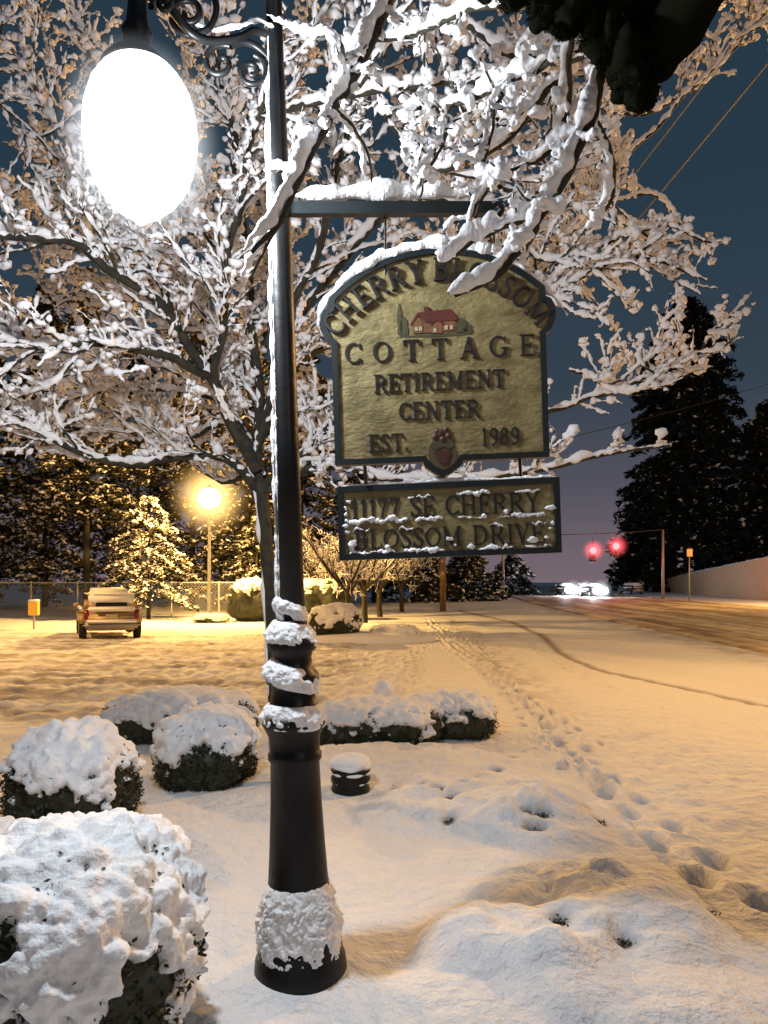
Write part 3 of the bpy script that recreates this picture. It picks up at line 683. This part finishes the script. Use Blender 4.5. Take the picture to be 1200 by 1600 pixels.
FB=[([(1000,60,2.5),(940,88,2.55),(918,170,2.6),(886,250,2.62),(846,320,2.64),(808,384,2.66),(764,430,2.66),(704,456,2.66)],.022,.010,np.linspace(.036,.056,151)[None]),
    ([(885,-30,2.5),(884,60,2.7),(882,150,2.9),(868,220,3.),(890,290,3.0)],.014,.008,.024),
    ([(860,300,2.64),(800,345,2.7),(740,366,2.75),(694,405,2.75)],.012,.006,.042),
    ([(1000,60,2.5),(900,70,2.8),(800,120,3.),(700,160,3.2),(600,170,3.3)],.016,.008,.032),
    ([(880,110,2.9),(830,160,3.),(800,200,3.1),(750,240,3.2),(700,250,3.3)],.012,.006,.030),
    ([(940,20,2.6),(860,0,2.9),(740,10,3.2),(640,50,3.4),(560,60,3.5)],.016,.008,.032),
    ([(905,200,2.61),(850,235,2.75),(790,262,2.85),(752,300,2.9),(735,350,2.9)],.010,.005,.028),
    ([(918,170,2.6),(948,230,2.7),(950,300,2.8),(920,360,2.9)],.009,.005,.022),
    ([(700,160,3.2),(690,210,3.1),(660,260,3.05),(650,300,3.0)],.008,.004,.024),
    ([(800,120,3.),(770,160,2.95),(760,220,2.95),(745,262,2.95)],.008,.004,.024),
    ]
sn=MB(); fl=[]
for pts,r0,r1,th in FB:
    l=smoothline([P(*q) for q in pts],26); l=l+np.stack([vn(l*14),vn(l*14+5),vn(l*14+9)],-1)*.012; fl.append(l); t0=float(np.mean(th))
    mk('limb',MB().add(*tubes(l+[.016,0,-.012],np.linspace(r0,r1,26)*(1+.15*vn(l*20)),8)),M_bark,mt)
    sn.add(*snow_tube(l+[-.008,-.014,-t0*.4],r0*.5,th,m=6,n=16,freq=14,lump=.34,var=.45))
tws=grow(np.stack(fl[1:]),150,(.06,.26),5,along=.4,perp=1,up=.0)
t2=grow(np.stack([fl[0][6:20]]),16,(.05,.16),5,along=.5,perp=1,up=.05); tws=np.concatenate([tws,t2])
pyy=HZ-(tws[:,-1,2]-CH)/tws[:,-1,1]*F
tws=tws[(pyy<400)]
mk('twig_crown',MB().add(*tubes(tws,rad(len(tws),5,.006,.003),5)),M_bark,mt)
sn.add(*snow_tube(tws,.004,.017,m=4,n=9,freq=22,lump=.5,gap=.35))
sn.add(*blobs(tws[:,-2],rng.uniform(.010,.030,len(tws)),3,.8,.5))
mk('branch_snow',sn,M_snow,mt)
FC=[([(690,-220,4.3),(640,-100,3.3),(592,20,2.85),(540,130,2.8),(498,200,2.8),(462,270,2.8),(424,345,2.78),(388,392,2.78)],.022,.010,.047),
    ([(424,345,2.78),(405,390,2.9),(385,430,3.0)],.008,.005,.026),
    ([(498,200,2.8),(470,260,2.95),(440,262,3.0),(418,268,3.05)],.008,.005,.024),
    ([(540,130,2.8),(520,60,2.9),(470,50,3.0),(420,22,3.1)],.010,.006,.026),
    ([(520,165,2.8),(560,220,2.95),(572,280,3.05)],.008,.004,.022)]
sn=MB(); fl=[]
for pts,r0,r1,th in FC:
    l=smoothline([P(*q) for q in pts],26); l=l+np.stack([vn(l*14),vn(l*14+5),vn(l*14+9)],-1)*.012; fl.append(l)
    mk('limb',MB().add(*tubes(l+[.018,0,-.012],np.linspace(r0,r1,26)*(1+.15*vn(l*20)),8)),M_bark,cherry)
    sn.add(*snow_tube(l+[-.008,-.014,-th*.4],r0*.5,th,m=6,n=16,freq=14,lump=.34,var=.45))
tws=grow(np.stack([fl[0][6:16]]),24,(.06,.2),5,along=.4,perp=1,up=.1); mk('twig_crown',MB().add(*tubes(tws,rad(len(tws),5,.005,.003),5)),M_bark,cherry)
sn.add(*snow_tube(tws,.004,.018,m=3,n=8,freq=22,lump=.5)); sn.add(*blobs(tws[:,-2],rng.uniform(.010,.026,len(tws)),2,.8,.5))
mk('branch_snow',sn,M_snow,cherry)
# ---------------------------------------------------------------- SHRUBS
def shrub(label,cx,cy,rx,ry,h,seed,sub=6,cover=.42,rot=0,group=None,leaves=5000,flat=.85,poke=.02):
    r=root('snowy_shrub',label,'shrub',(cx,cy,0),(0,0,rot),group)
    d,f=ico(sub); sd=seed*13.7
    sq=(np.abs(d[:,:2])**2.6).sum(-1)**(1/2.6); sc=np.where(sq>1e-4,np.sqrt((d[:,:2]**2).sum(-1))/np.maximum(sq,1e-4),1)
    hr=np.sqrt((d[:,:2]**2).sum(-1)); hb=np.where(hr>1e-4,hr**(flat-.1)/np.maximum(hr,1e-4),1)
    D=d.copy(); D[:,0]*=rx*sc*np.minimum(hb,1.6); D[:,1]*=ry*sc*np.minimum(hb,1.6); D[:,2]=np.sign(d[:,2])*np.abs(d[:,2])**flat*h*.52
    rm=(rx+ry)/2
    core=D*(1+.10*vn(D*(2.2/rm)+sd)+.07*vn(D*(6/rm)+sd))[:,None]*.93+[0,0,h*.45]
    mk('foliage_core',MB().add(core,f),M_leaf,r,local=True)
    n=leaves; k=rng.choice(len(d),n); ex=rng.uniform(-.01,.035,(n,1)); ex=np.where(rng.random((n,1))<.2,ex+poke,ex); pts=core[k]+d[k]*ex; pts=pts[pts[:,2]>.0]
    mk('leaves',MB().add(*cards(pts,rng.uniform(.010,.020,len(pts))*(1 if rm<.7 else 1.5),.55)),M_leaf,r,local=True,smooth=False)
    w1=1-np.clip(worley(core*7.5+sd+.25*np.stack([vn(core*9),vn(core*9+5),vn(core*9+8)],-1))*1.2,0,1)**2; w2=1-np.clip(worley(core*17+sd)*1.2,0,1)**2
    m=d[:,2]*1.3+cover+.75*vn(core*5+sd)+.35*(w2-.5)+.5*vn(core*14+sd)+.25*vn(core*32+sd)
    m=np.clip(m,0,.55)/.55; m=m*m*(3-2*m)
    t=m*(.026+.040*w1+.022*w2+.010*vn(core*38+sd)+.006*vn(core*80))+ -.03*(1-m)
    S=core+d*t[:,None]*np.array([1,1,1.2])
    mk('snow_cover',MB().add(S,f),M_snow,r,local=True)
    return r
shrub('large rounded shrub in the near left corner, thick white snow over dark leaves',-1.19,2.72,.47,.5,.84,1,sub=7,cover=.26,leaves=14000,poke=.02)
shrub('round snowy shrub at the left edge, dark underside, just behind the near corner shrub',-2.17,5.15,.42,.4,.73,2,sub=6,cover=-.05,leaves=11000)
shrub('squarish snowy shrub between the left edge shrub and the lamp post',-1.50,6.25,.41,.40,.64,3,sub=6,cover=-.1,leaves=11000)
shrub('long low snowy hedge shrub behind the squarish shrub, left of the post',-2.15,7.9,.82,.45,.57,4,sub=6,cover=.0,flat=.8,leaves=9000)
shrub('low wide snowy hedge shrub just right of the post',-.12,7.9,.74,.45,.46,5,sub=6,cover=-.05,flat=.8,leaves=9000)
shrub('small dark-sided shrub at the right end of the low hedge',.72,8.3,.54,.42,.48,6,sub=6,cover=-.1,flat=.8,leaves=7000)
shrub('tiny snow-covered shrub cut by the left edge of the picture',-2.12,3.95,.16,.2,.42,7,sub=5,cover=.3)
shrub('round snowy bush on the parking island behind the low hedge',-1.45,21.6,.80,.75,1.08,8,sub=5,cover=-.1,leaves=9000)
shrub('low snowy mound shrub on the island right of the round bush',.3,22,.8,.6,.42,9,sub=5,cover=.5)
shrub('rounded yard bush lit yellow under the orange street light',-5.6,32.5,1.3,1.,1.9,10,sub=5,cover=-.6,leaves=9000)
shrub('second rounded bush against the fence, right of the yellow-lit one',-3.0,33.5,1.6,1.,1.9,11,sub=5,cover=-.6,leaves=9000)
shrub('flat snowy clump round the foot of the orange street light',-7.3,31.3,.8,.5,.35,12,sub=4,cover=.6,leaves=1500)
a=np.linspace(0,2*np.pi,40,endpoint=False)
isl=MB(); ex,ey=2.0,1.3
pr=[(1.,0),(1.,.13),(.94,.2),(.6,.26),(.01,.27)]
V=np.array([[-.5+ex*k*math.cos(t),21.8+ey*k*math.sin(t),z] for k,z in pr for t in a]); V[:,2]+=.03*vn(V*1.5)*(V[:,2]>.1)
q=[[i*40+j,i*40+(j+1)%40,(i+1)*40+(j+1)%40,(i+1)*40+j] for i in range(4) for j in range(40)]
o=mk('parking_island',isl.add(V,q),M_snow); o['kind']='structure'
mb=MB()
for i,h in enumerate(HOLES):
    n=90 if i<8 else 36; c=np.array([h[0],h[1],gz(h[0],h[1])+.016]); mb.add(*cards(c+rng.normal(size=(n,3))*([.028,.020,.010] if i<8 else [.022,.014,.008]),rng.uniform(.006,.012,n),.55))
o=mk('ground_cover',mb,M_leaf,smooth=False); tag(o,'dark leaf tips of ground cover poking through the snow mounds at right','ground cover'); o['kind']='stuff'
# ---------------------------------------------------------------- garden lights
g=G(547,1246); gl=root('garden_light','short black ringed garden light capped with snow, right of the lamp post','garden light',(g[0],g[1]+.1,gz(g[0],g[1])-.02))
mk('housing',MB().add(*lathe([(.15,0),(.16,.04),(.15,.08),(.155,.09),(.165,.13),(.15,.16),(.155,.17),(.165,.2),(.15,.22),(.02,.23)],28)),M_iron,gl,local=True)
d_,f_=ico(4); mbg=MB().add(d_*np.array([.172,.172,.075])*(1+.12*vn(d_*2.)+.06*vn(d_*5))[:,None]+[0,0,.25],f_)
ang=np.linspace(0,2*np.pi,60)
for z_ in (.10,.175): mbg.add(*tubes(np.stack([np.cos(ang)*.152,np.sin(ang)*.152,z_+0*ang],-1)[None],.016*np.clip(.3+1.2*vn(np.stack([np.cos(ang)*3,np.sin(ang)*3,z_*50+0*ang],-1))[None],.03,1.2),7))
mk('snow_cover',mbg,M_snow,gl,local=True)
gl2=root('garden_light','slim garden light showing as a round ball of snow above the low hedge','garden light',(0.0,8.2,0))
mk('post',MB().add(*lathe([(.05,0),(.05,.42),(.07,.44),(.02,.46)],16)),M_iron,gl2,local=True)
mk('snow_cover',MB().add(d_*np.array([.12,.12,.11])*(1+.12*vn(d_*2.+4))[:,None]+[0,0,.55],f_),M_snow,gl2,local=True)
# ---------------------------------------------------------------- SODIUM STREET LAMPS
OR=(1,.53,.17)
def sodium(label,x,y,h,r,W,c=OR,glow=0.):
    t=root('pole_light',label,'street lamp',(x,y,0))
    mk('base',MB().add(*lathe([(.2,0),(.2,.25),(.13,.3),(.1,.35)],16)),M_steel,t,local=True)
    mk('pole',MB().add(*lathe([(.085,.3),(.06,h-r),(.11,h-r+.02),(.11,h-r+.06)],14)),M_steel,t,local=True)
    mk('lamp_globe',MB().add(*lathe([(.1,h-r+.06),(r*.75,h-r*.65),(r,h-.05),(r*.92,h+r*.35),(r*.55,h+r*.75),(.05,h+r*.9)],16)),shellmat('lit_lamp',(1,.62,.25),8),t,local=True)
    mk('lamp_cap',MB().add(*lathe([(r*.5,h+r*.78),(r*.45,h+r*.9),(.1,h+r),(.02,h+r*1.25)],16)),M_black,t,local=True)
    bulb('street_bulb',(x,y,h-.02),W*1.4,c,.15)
    if glow: add_halo(t,(x,y,h),glow,(1,.58,.18),4.2,2.9)
    return t
g=G(327,972); SL=(g[0],g[1],CH+(HZ-778)/F*g[1])
sodium('glowing orange street light on a tall thin pole beyond the car park',SL[0],SL[1],SL[2],.5,11000,(1,.55,.15),2.0)
sodium('added warm fill light on a pole, unseen behind the camera to the right',6.,-5,7.,.42,560,(1,.82,.68))  # added fill lamp, brightens the sign and camera-facing snow
sodium('orange roadside street light out of frame right of the footprints',8.3,10.5,7.,.45,2900)
sodium('orange roadside street light out of frame on the far side of the road',33,48,9,.5,15000)
sodium('orange street light out of frame left of the car park',-13.5,17,8,.45,5200)
# ---------------------------------------------------------------- BACKGROUND CONIFERS
def conifer(label,x,y,H,R,nb,npb,ls,m_,snow=.35,low=.1,pw=.75,name='conifer_tree',trunkr=.22):
    t=root(name,label,'tree',(x,y,0))
    mk('trunk',MB().add(*tubes(np.array([[0,0,0],[.05,0,H*.5],[0,0,H*.97]]),[trunkr,trunkr*.6,.03],8)),M_bark,t,local=True)
    hb=low+(1-low)*rng.uniform(0,1,nb)**.95; an=rng.uniform(0,2*np.pi,nb); L=R*(1-hb)**pw*rng.uniform(.55,1.15,nb)+.2
    s_=np.sqrt(rng.uniform(.02,1,(nb,npb))); side=rng.normal(size=(nb,npb))*.16*L[:,None]*(1.1-s_)
    X=np.cos(an)[:,None]*L[:,None]*s_-np.sin(an)[:,None]*side; Y=np.sin(an)[:,None]*L[:,None]*s_+np.cos(an)[:,None]*side
    Z=H*hb[:,None]-.28*L[:,None]*s_**1.6+rng.normal(size=(nb,npb))*ls*.35
    pts=np.stack([X,Y,Z],-1).reshape(-1,3)
    mk('crown',MB().add(*cards(pts,rng.uniform(.5,1.1,len(pts))*ls,.35,.5)),m_,t,local=True,smooth=False)
    if snow>0:
        k=rng.random(len(pts))<snow; q_=pts[k]+[0,0,ls*.4]
        mk('branch_snow',MB().add(*cards(q_,rng.uniform(.35,.8,len(q_))*ls,.45,.6)),M_snowfar,t,local=True,smooth=False)
    return t
BT=[(-30,44,20,5.5,'tall dark snow-dusted fir at the far left edge behind the fence'),(70,50,22,5.5,'tall fir second from the left behind the fence'),
    (135,41,19,4.5,'tall fir with bare lower trunk behind the parked car'),(300,47,21,6,'broad fir directly behind the orange street light'),
    (385,44,18,4.5,'narrow fir between the orange light and the lamp post'),(470,50,19,5.5,'fir behind the round bushes right of the lamp post'),(585,60,19,6,'fir beyond the row of small bare trees'),(215,56,20,6.5,'distant broad fir filling the gap behind the small bright fir')]
for px_,Y_,H_,R_,lb in BT:
    conifer(lb,(px_-600)/F*Y_,Y_,H_,R_,250,80,.26,M_needle,.36,low=.10 if px_!=135 else .28)
conifer('small fir with brightly lit snowy boughs just left of the orange street light',(232-600)/F*34.,34.,5.6,2.9,120,80,.14,M_needle,.75,low=.2,pw=.55,trunkr=.1)
conifer('small fir with orange snow beside the fence right of the bright one',(400-600)/F*38.,38.,5.0,2.4,90,60,.16,M_needle,.45,low=.1,pw=.6,trunkr=.1)
conifer('low dark snow-dusted evergreen left of the utility pole',(650-600)/F*62.,62.,5.,4.5,120,50,.32,M_needle,.25,low=.05,pw=.5)
conifer('low dark snow-dusted evergreen right of the utility pole',(730-600)/F*66.,66.,4.4,4.5,120,50,.32,M_needled,.25,low=.05,pw=.5)
conifer('far hazy evergreen near the bend of the road',(800-600)/F*95.,95.,5.,4.5,110,40,.45,M_needled,.3,low=.05,pw=.5)
conifer('tall dark broad evergreen on the far side of the road above the wall',(1072-600)/F*120.,120,47,11.5,620,80,.8,M_needled,.05,low=.04,pw=.32,trunkr=.5)
conifer('dark evergreen at the right edge beyond the wall, lower than its tall neighbour',(1200-600)/F*118.,118,30,8.5,440,70,.8,M_needled,.05,low=.04,pw=.4,trunkr=.4)
conifer('shorter dark evergreen left of the tall one across the road',(1005-600)/F*135.,135,18,7,300,60,.7,M_needled,.05,low=.04,pw=.45,trunkr=.3)
conifer('dark evergreen out beyond the right edge of the picture',(1350-600)/F*110.,110,34,9,300,50,1.,M_needled,.0,low=.05,pw=.45,trunkr=.4)
def bare():
    t=root('bare_tree','','tree',(0,0,0))
    ls=[smoothline([(0,0,0),(.05,.02,.8),(0,0,1.5)],22)]
    for k in range(8):
        a=k*2*math.pi/8+rng.uniform(-.3,.3); r_=rng.uniform(1.2,2.1)
        ls.append(smoothline([(0,0,1.1+.05*k),(math.cos(a)*r_*.4,math.sin(a)*r_*.4,2.1),(math.cos(a)*r_*.8,math.sin(a)*r_*.8,3.1),(math.cos(a)*r_*1.1,math.sin(a)*r_*1.1,3.9+rng.uniform(-.5,.6))],22))
    mk('trunk',MB().add(*tubes(ls[0],np.linspace(.14,.1,22),8)),M_bark,t,local=True)
    pa=np.stack(ls[1:]); A=grow(pa,90,(.5,1.4),6,up=.2); B=grow(A,420,(.2,.7),5,up=.2)
    m=MB().add(*tubes(pa,rad(8,22,.06,.015),6)); m.add(*tubes(A,rad(len(A),6,.02,.01),4)); m.add(*tubes(B,rad(len(B),5,.012,.006),3)); mk('crown',m,M_bark,t,local=True)
    m=MB().add(*snow_tube(pa,.03,.045,m=1,n=5)); m.add(*snow_tube(A,.01,.035,m=1,n=5)); m.add(*snow_tube(B,.01,.03,m=1,n=5)); mk('branch_snow',m,M_snowfar,t,local=True)
    return t
b0=bare()
bl=['nearest small bare tree in the row under the address board','second small bare tree from the near end of the row','third small bare tree from the near end of the row','farthest small bare tree in the row, closest to the utility pole','small bare snowy tree standing by the fence left of the row']
for k,(px_,Y_) in enumerate([(543,27),(570,31),(594,36),(628,42),(505,37)]):
    loc=((px_-600)/F*Y_,Y_,0); o=b0 if k==0 else dup(b0)
    o.location=loc; o.rotation_euler=(0,0,k*1.3); o['label']=bl[k]; o['group']='small bare trees in a row'
# ---------------------------------------------------------------- FENCE
fx0,fx1,fy0,fy1=-26.,-3.2,36.,34.5
fe=root('chain_link_fence','long chain link fence along the back of the car park','fence',(fx0,fy0,0))
n=10
def fp(t,z): return np.array([fx0+(fx1-fx0)*t,fy0+(fy1-fy0)*t,z])
for k in range(n+1): mk('post',MB().add(*tubes(np.array([fp(k/n,0),fp(k/n,.9),fp(k/n,1.75)]),.04,8)),M_steel,fe)
mk('top_rail',MB().add(*tubes(np.array([fp(0,1.68),fp(.5,1.68),fp(1,1.68)]),.035,8)),M_steel,fe)
N=150; A=[]
for k in range(N):
    t0=k/N; dt=1.6/23
    if t0+dt<=1: A.append([fp(t0,.05),fp(t0+dt/2,.85),fp(t0+dt,1.65)]); A.append([fp(t0+dt,.05),fp(t0+dt/2,.85),fp(t0,1.65)])
mk('wire_mesh',MB().add(*tubes(np.array(A),.007,3)),M_steel,fe)
g=G(53,983); yb=root('utility_box','small yellow utility marker box at the fence on the far left','utility box',(g[0],g[1],0))
mk('post',MB().add(*tubes(np.array([[0,0,0],[0,0,.3],[0,0,.7]]),.04,8)),M_steel,yb,local=True)
mk('cabinet',MB().add(*bevelbox(.34,.25,.5,(0,0,.75),.03)),M_yellow,yb,local=True,smooth=False)
mk('snow_cover',MB().add(*bevelbox(.38,.29,.09,(0,0,1.04),.04)),M_snow,yb,local=True)
# ---------------------------------------------------------------- UTILITY POLE + WIRES
g=G(692,955); U=(g[0],g[1],0); Hp=CH+(HZ-640)/F*g[1]
up=root('utility_pole','wooden utility pole lit orange beside the road, under the hanging address board','utility pole',U)
mk('pole',MB().add(*lathe([(.19,0),(.17,3),(.12,Hp)],12)),M_wood,up,local=True)
mk('crossarm',MB().add(*box(-1.2,1.2,-.06,.06,Hp-.6,-.45+Hp)),M_wood,up,local=True,smooth=False)
for x_ in (-1.1,0,1.1):
    z0=Hp-.45 if x_ else Hp
    mk('insulator',MB().add(*lathe([(.05,z0),(.07,z0+.1),(.03,z0+.18)],8,x_)),M_black,up,local=True)
def wire(A,B,r,label,sag=.5):
    t=np.linspace(0,1,30)[:,None]; L=np.array(A)*(1-t)+np.array(B)*t; L[:,2]-=(sag*4*t*(1-t))[:,0]
    return tag(mk('power_line',MB().add(*tubes(L,r,5)),M_black),label,'power line')
ux,uy=U[0],U[1]
wire((ux+1.1,uy,Hp-.3),P(1215,80,11),.014,'lower black power line crossing the dark sky at upper right',.3)
wire((ux,uy,Hp+.1),P(1215,-20,11),.014,'upper black power line crossing the dark sky at upper right',.3)
wire((ux+1.1,uy,CH+(HZ-720)/F*uy),P(1300,570,40),.018,'thin cable sagging across the road at mid height',.3)
# ---------------------------------------------------------------- WALL
wx0,wy0,wx1,wy1=45.3,119,34.4,65
w=MB(); K=40; V=[]
for k in range(K+1):
    t=k/K; x_=wx0+(wx1-wx0)*t; y_=wy0+(wy1-wy0)*t; zt=2.1+(4.0-2.1)*t
    V+=[(x_,y_,-.1),(x_,y_,zt),(x_+.4,y_,zt),(x_+.4,y_,-.1)]
f=[[4*k+j,4*k+(j+1)%4,4*k+4+(j+1)%4,4*k+4+j] for k in range(K) for j in range(4)]+[[0,1,2,3],[4*K+3,4*K+2,4*K+1,4*K]]
wr=root('retaining_wall','long pale concrete retaining wall rising toward the right edge across the road','wall',(wx0,wy0,0))
mk('wall_face',w.add(V,f),M_conc,wr,smooth=False)
L=np.array([(wx0+(wx1-wx0)*t+.2,wy0+(wy1-wy0)*t,2.1+1.9*t) for t in np.linspace(0,1,30)])
mk('snow_cover',MB().add(*snow_tube(L,.0,.16,m=2,n=8,freq=1,lump=.2)),M_snow,wr)
# ---------------------------------------------------------------- TRAFFIC SIGNALS
YT=72.
zc=CH+(HZ-842)/F*YT
def tpole(px_,label,h):
    t=root('signal_pole',label,'pole',((px_-600)/F*YT,YT,0)); mk('pole',MB().add(*lathe([(.16,0),(.1,h)],10)),M_steel,t,local=True); return t
tpole(786,'thin pale pole left of the traffic lights by the road bend',zc+.7); tpole(1036,'thin pole right of the traffic lights at the end of the wall',zc+.9)
wire(((786-600)/F*YT,YT,zc+.5),((1036-600)/F*YT,YT,zc+.9),.04,'span wire carrying the two red traffic lights',.25)
def signal(px_,py_,label):
    c=P(px_,py_,YT); t=root('traffic_light',label,'traffic light',(c[0],YT,c[2]))
    mk('housing',MB().add(*bevelbox(.6,.4,1.5,(0,.3,-.4),.05)),M_black,t,local=True,smooth=False)
    for z,mm_,nm in [(0,M_redl,'red_lens'),(-.55,M_black,'amber_lens'),(-.95,M_black,'green_lens')]:
        rr_=.34 if z==0 else .17
        V,q=lathe([(rr_,0),(rr_*.93,.1),(rr_*.5,.2),(.01,.22)],20); V=np.stack([V[:,0],-V[:,2]+.09,V[:,1]+z],-1); mk(nm,MB().add(V,q),mm_,t,local=True)
    mk('hanger',MB().add(*tubes(np.array([[0,.3,.35],[0,.3,.8],[0,.1,1.2]]),.04,6)),M_black,t,local=True)
    bulb('signal_bulb',(c[0],YT-.5,c[2]),260,(1,.08,.08),.2)
    add_halo(t,(c[0],YT-.1,c[2]),1.35,(1,.10,.12),4.2,2.8)
signal(927,860,'left red traffic light hanging over the road'); signal(963,853,'right red traffic light hanging over the road')
g=P(1077,912,64); t=root('street_sign','small post with an orange-lit plate in front of the wall','street sign',(g[0],g[1],0))
mk('post',MB().add(*lathe([(.06,0),(.05,4.2)],8)),M_steel,t,local=True); mk('plate',MB().add(*bevelbox(.5,.06,.65,(0,-.08,4.2),.02)),mat('plate',(.6,.4,.2),.5),t,local=True,smooth=False)
# ---------------------------------------------------------------- CARS
def car(label,paint,loc,rz,lit,snow=True,group=None):
    t=root('parked_car' if not lit else 'oncoming_car',label,'car',(0,0,0),group=group)
    mb=MB().add(*bevelbox(1.76,4.1,.66,(0,0,.60),.22,6)); mb.add(*bevelbox(1.66,3.2,.74,(0,-.42,1.03),.26,7,top=(.84,.86,.02)))
    mk('body',mb,paint,t,local=True)
    def by(z): return -.42-1.6*(1-.14*(z-.66)/.74)-.002
    def bxx(z): return .83*(1-.16*(z-.66)/.74)+.004
    mk('rear_window',MB().add([(-.46,by(.98),1.00),(.46,by(.98),1.00),(.42,by(1.14),1.13),(-.42,by(1.14),1.13)],[[0,1,2,3]]),M_glass,t,local=True,smooth=False)
    mk('windscreen',MB().add([(-.5,1.12,.98),(.5,1.12,.98),(.46,1.08,1.16),(-.46,1.08,1.16)],[[0,3,2,1]]),M_glass,t,local=True,smooth=False)
    for sx in (-1,1):
        for y0,y1 in ((-1.6,-1.05),(-.95,-.1),(0.0,.65)):
            mk('side_window',MB().add([(sx*bxx(.97),y0,.97),(sx*bxx(.97),y1,.97),(sx*bxx(1.16),y1-.04,1.16),(sx*bxx(1.16),y0+.04,1.16)],[[0,1,2,3]]),M_glass,t,local=True,smooth=False)
        mk('tail_light',MB().add(*bevelbox(.14,.08,.28,(sx*.70,-2.0,.76),.02)),M_tail,t,local=True)
        if lit:
            V,q=lathe([(.36,0),(.34,.05),(.16,.09),(.01,.1)],16); V=np.stack([V[:,0]+sx*.52,V[:,2]+2.1,V[:,1]+.70],-1); mk('headlight',MB().add(V,q),M_head,t,local=True)
        else: mk('headlight',MB().add(*bevelbox(.34,.1,.2,(sx*.6,2.02,.68),.03)),M_cream,t,local=True)
        mk('side_mirror',MB().add(*bevelbox(.16,.1,.13,(sx*.92,.8,.98),.02)),paint,t,local=True)
        for y_ in (-1.3,1.3):
            V,q=lathe([(.2,-.11),(.31,-.1),(.33,-.05),(.33,.05),(.31,.1),(.2,.11)],22); V=np.stack([V[:,2]+sx*.78,V[:,0]+y_,V[:,1]+.33],-1)
            wh=mk('wheel',MB().add(V,q),M_rubber,t,local=True)
            V,q=lathe([(.19,-.115),(.19,.115)],14); V=np.stack([V[:,2]+sx*.78,V[:,0]+y_,V[:,1]+.33],-1)
            mk('rim',MB().add(V,q),M_steel,wh,local=True)
    mk('bumper',MB().add(*bevelbox(1.62,.2,.2,(0,-2.03,.44),.08)),M_steel,t,local=True)
    mk('bumper',MB().add(*bevelbox(1.62,.2,.2,(0,2.03,.44),.08)),M_black,t,local=True)
    mk('licence_plate',MB().add(*bevelbox(.34,.03,.17,(0,-2.06,.68),.01)),M_cream,t,local=True,smooth=False)
    if snow:
        V,f=bevelbox(1.44,3.0,.34,(0,-.44,1.36),.16,7,top=(.88,.92,0)); V=V+(vn(V*5)*.03)[:,None]; mb=MB().add(V,f)
        V,f=bevelbox(1.30,.10,.30,(0,0,0),.045,4); V[:,1]+=by(1.26)-.0; V[:,1]+=(V[:,2])*.25; V[:,2]+=1.22; V=V+(vn(V*6)*.04)[:,None]; mb.add(V,f)
        V,f=bevelbox(1.45,.18,.09,(0,-2.1,.56),.04,3); mb.add(V,f)
        V,f=bevelbox(1.4,.14,.14,(0,-2.02,.92),.06,3); mb.add(V,f)
        V,f=bevelbox(1.4,.8,.1,(0,1.5,.93),.045,3); mb.add(V,f)
        for sx in (-1,1): V,f=bevelbox(.12,2.6,.12,(sx*.82,-.5,.92),.05,3); mb.add(V,f)
        mk('snow_cover',mb,M_snow,t,local=True)
    if lit: add_halo(t,(0,2.3,.75),1.35,(.85,.9,1),3.0,2.4)
    t.location=loc; t.rotation_euler=(0,0,rz)
    return t
g=G(163,1000); car('snow-covered tan hatchback seen from behind in the car park at left',M_carred,(g[0]-.60,g[1]+1.85,0),math.radians(24),False)
c=car('oncoming car with bright headlights, leftmost on the far road',M_cardark,((884-600)/F*88,88,0),math.pi+.12,True,group='oncoming cars')
for px_,Y_,lb in [(926,82,'oncoming car with bright headlights, nearest on the far road'),(906,104,'oncoming car behind the two nearest, between them'),]:
    dup(c,((px_-600)/F*Y_,Y_,0),math.pi+.12,lb)
for px_,Y_ in ((884,84),(926,78)): bulb('headlight_bulb',((px_-600)/F*Y_,Y_,.9),900,(.85,.9,1),.3)
car('dark snowy car without lights at the right of the oncoming cars',M_cardark,((985-600)/F*98,98,0),.2,False)
# ---------------------------------------------------------------- WORLD
wd=bpy.data.worlds.new('World'); bpy.context.scene.world=wd; wd.use_nodes=True; nt=wd.node_tree
bg_=nt.nodes['Background']; tc=nt.nodes.new('ShaderNodeTexCoord'); sp=nt.nodes.new('ShaderNodeSeparateXYZ'); r=nt.nodes.new('ShaderNodeValToRGB')
nt.links.new(tc.outputs['Generated'],sp.inputs[0]); nt.links.new(sp.outputs[2],r.inputs[0]); nt.links.new(r.outputs[0],bg_.inputs[0])
e=r.color_ramp.elements; e[0].position=0; e[0].color=(.17,.125,.145,1); e[1].position=1; e[1].color=(.018,.034,.054,1)
for p_,c_ in [(.05,(.135,.108,.132,1)),(.12,(.080,.078,.102,1)),(.24,(.032,.049,.070,1)),(.45,(.019,.038,.058,1))]:
    q=e.new(p_); q.color=c_
bg_.inputs[1].default_value=1.1
# ---------------------------------------------------------------- CAMERA
cam=bpy.data.cameras.new('camera'); co=bpy.data.objects.new('camera',cam); col.objects.link(co)
co.location=(0,0,CH); co.rotation_euler=(math.pi/2,0,0)
cam.sensor_fit='VERTICAL'; cam.sensor_height=36; cam.lens=F/1600*36; cam.shift_y=(HZ-800)/1600; cam.clip_start=.05; cam.clip_end=3000
bpy.context.scene.camera=co
sc=bpy.context.scene; sc.view_settings.view_transform='Standard'; sc.view_settings.look='None'; sc.view_settings.exposure=0
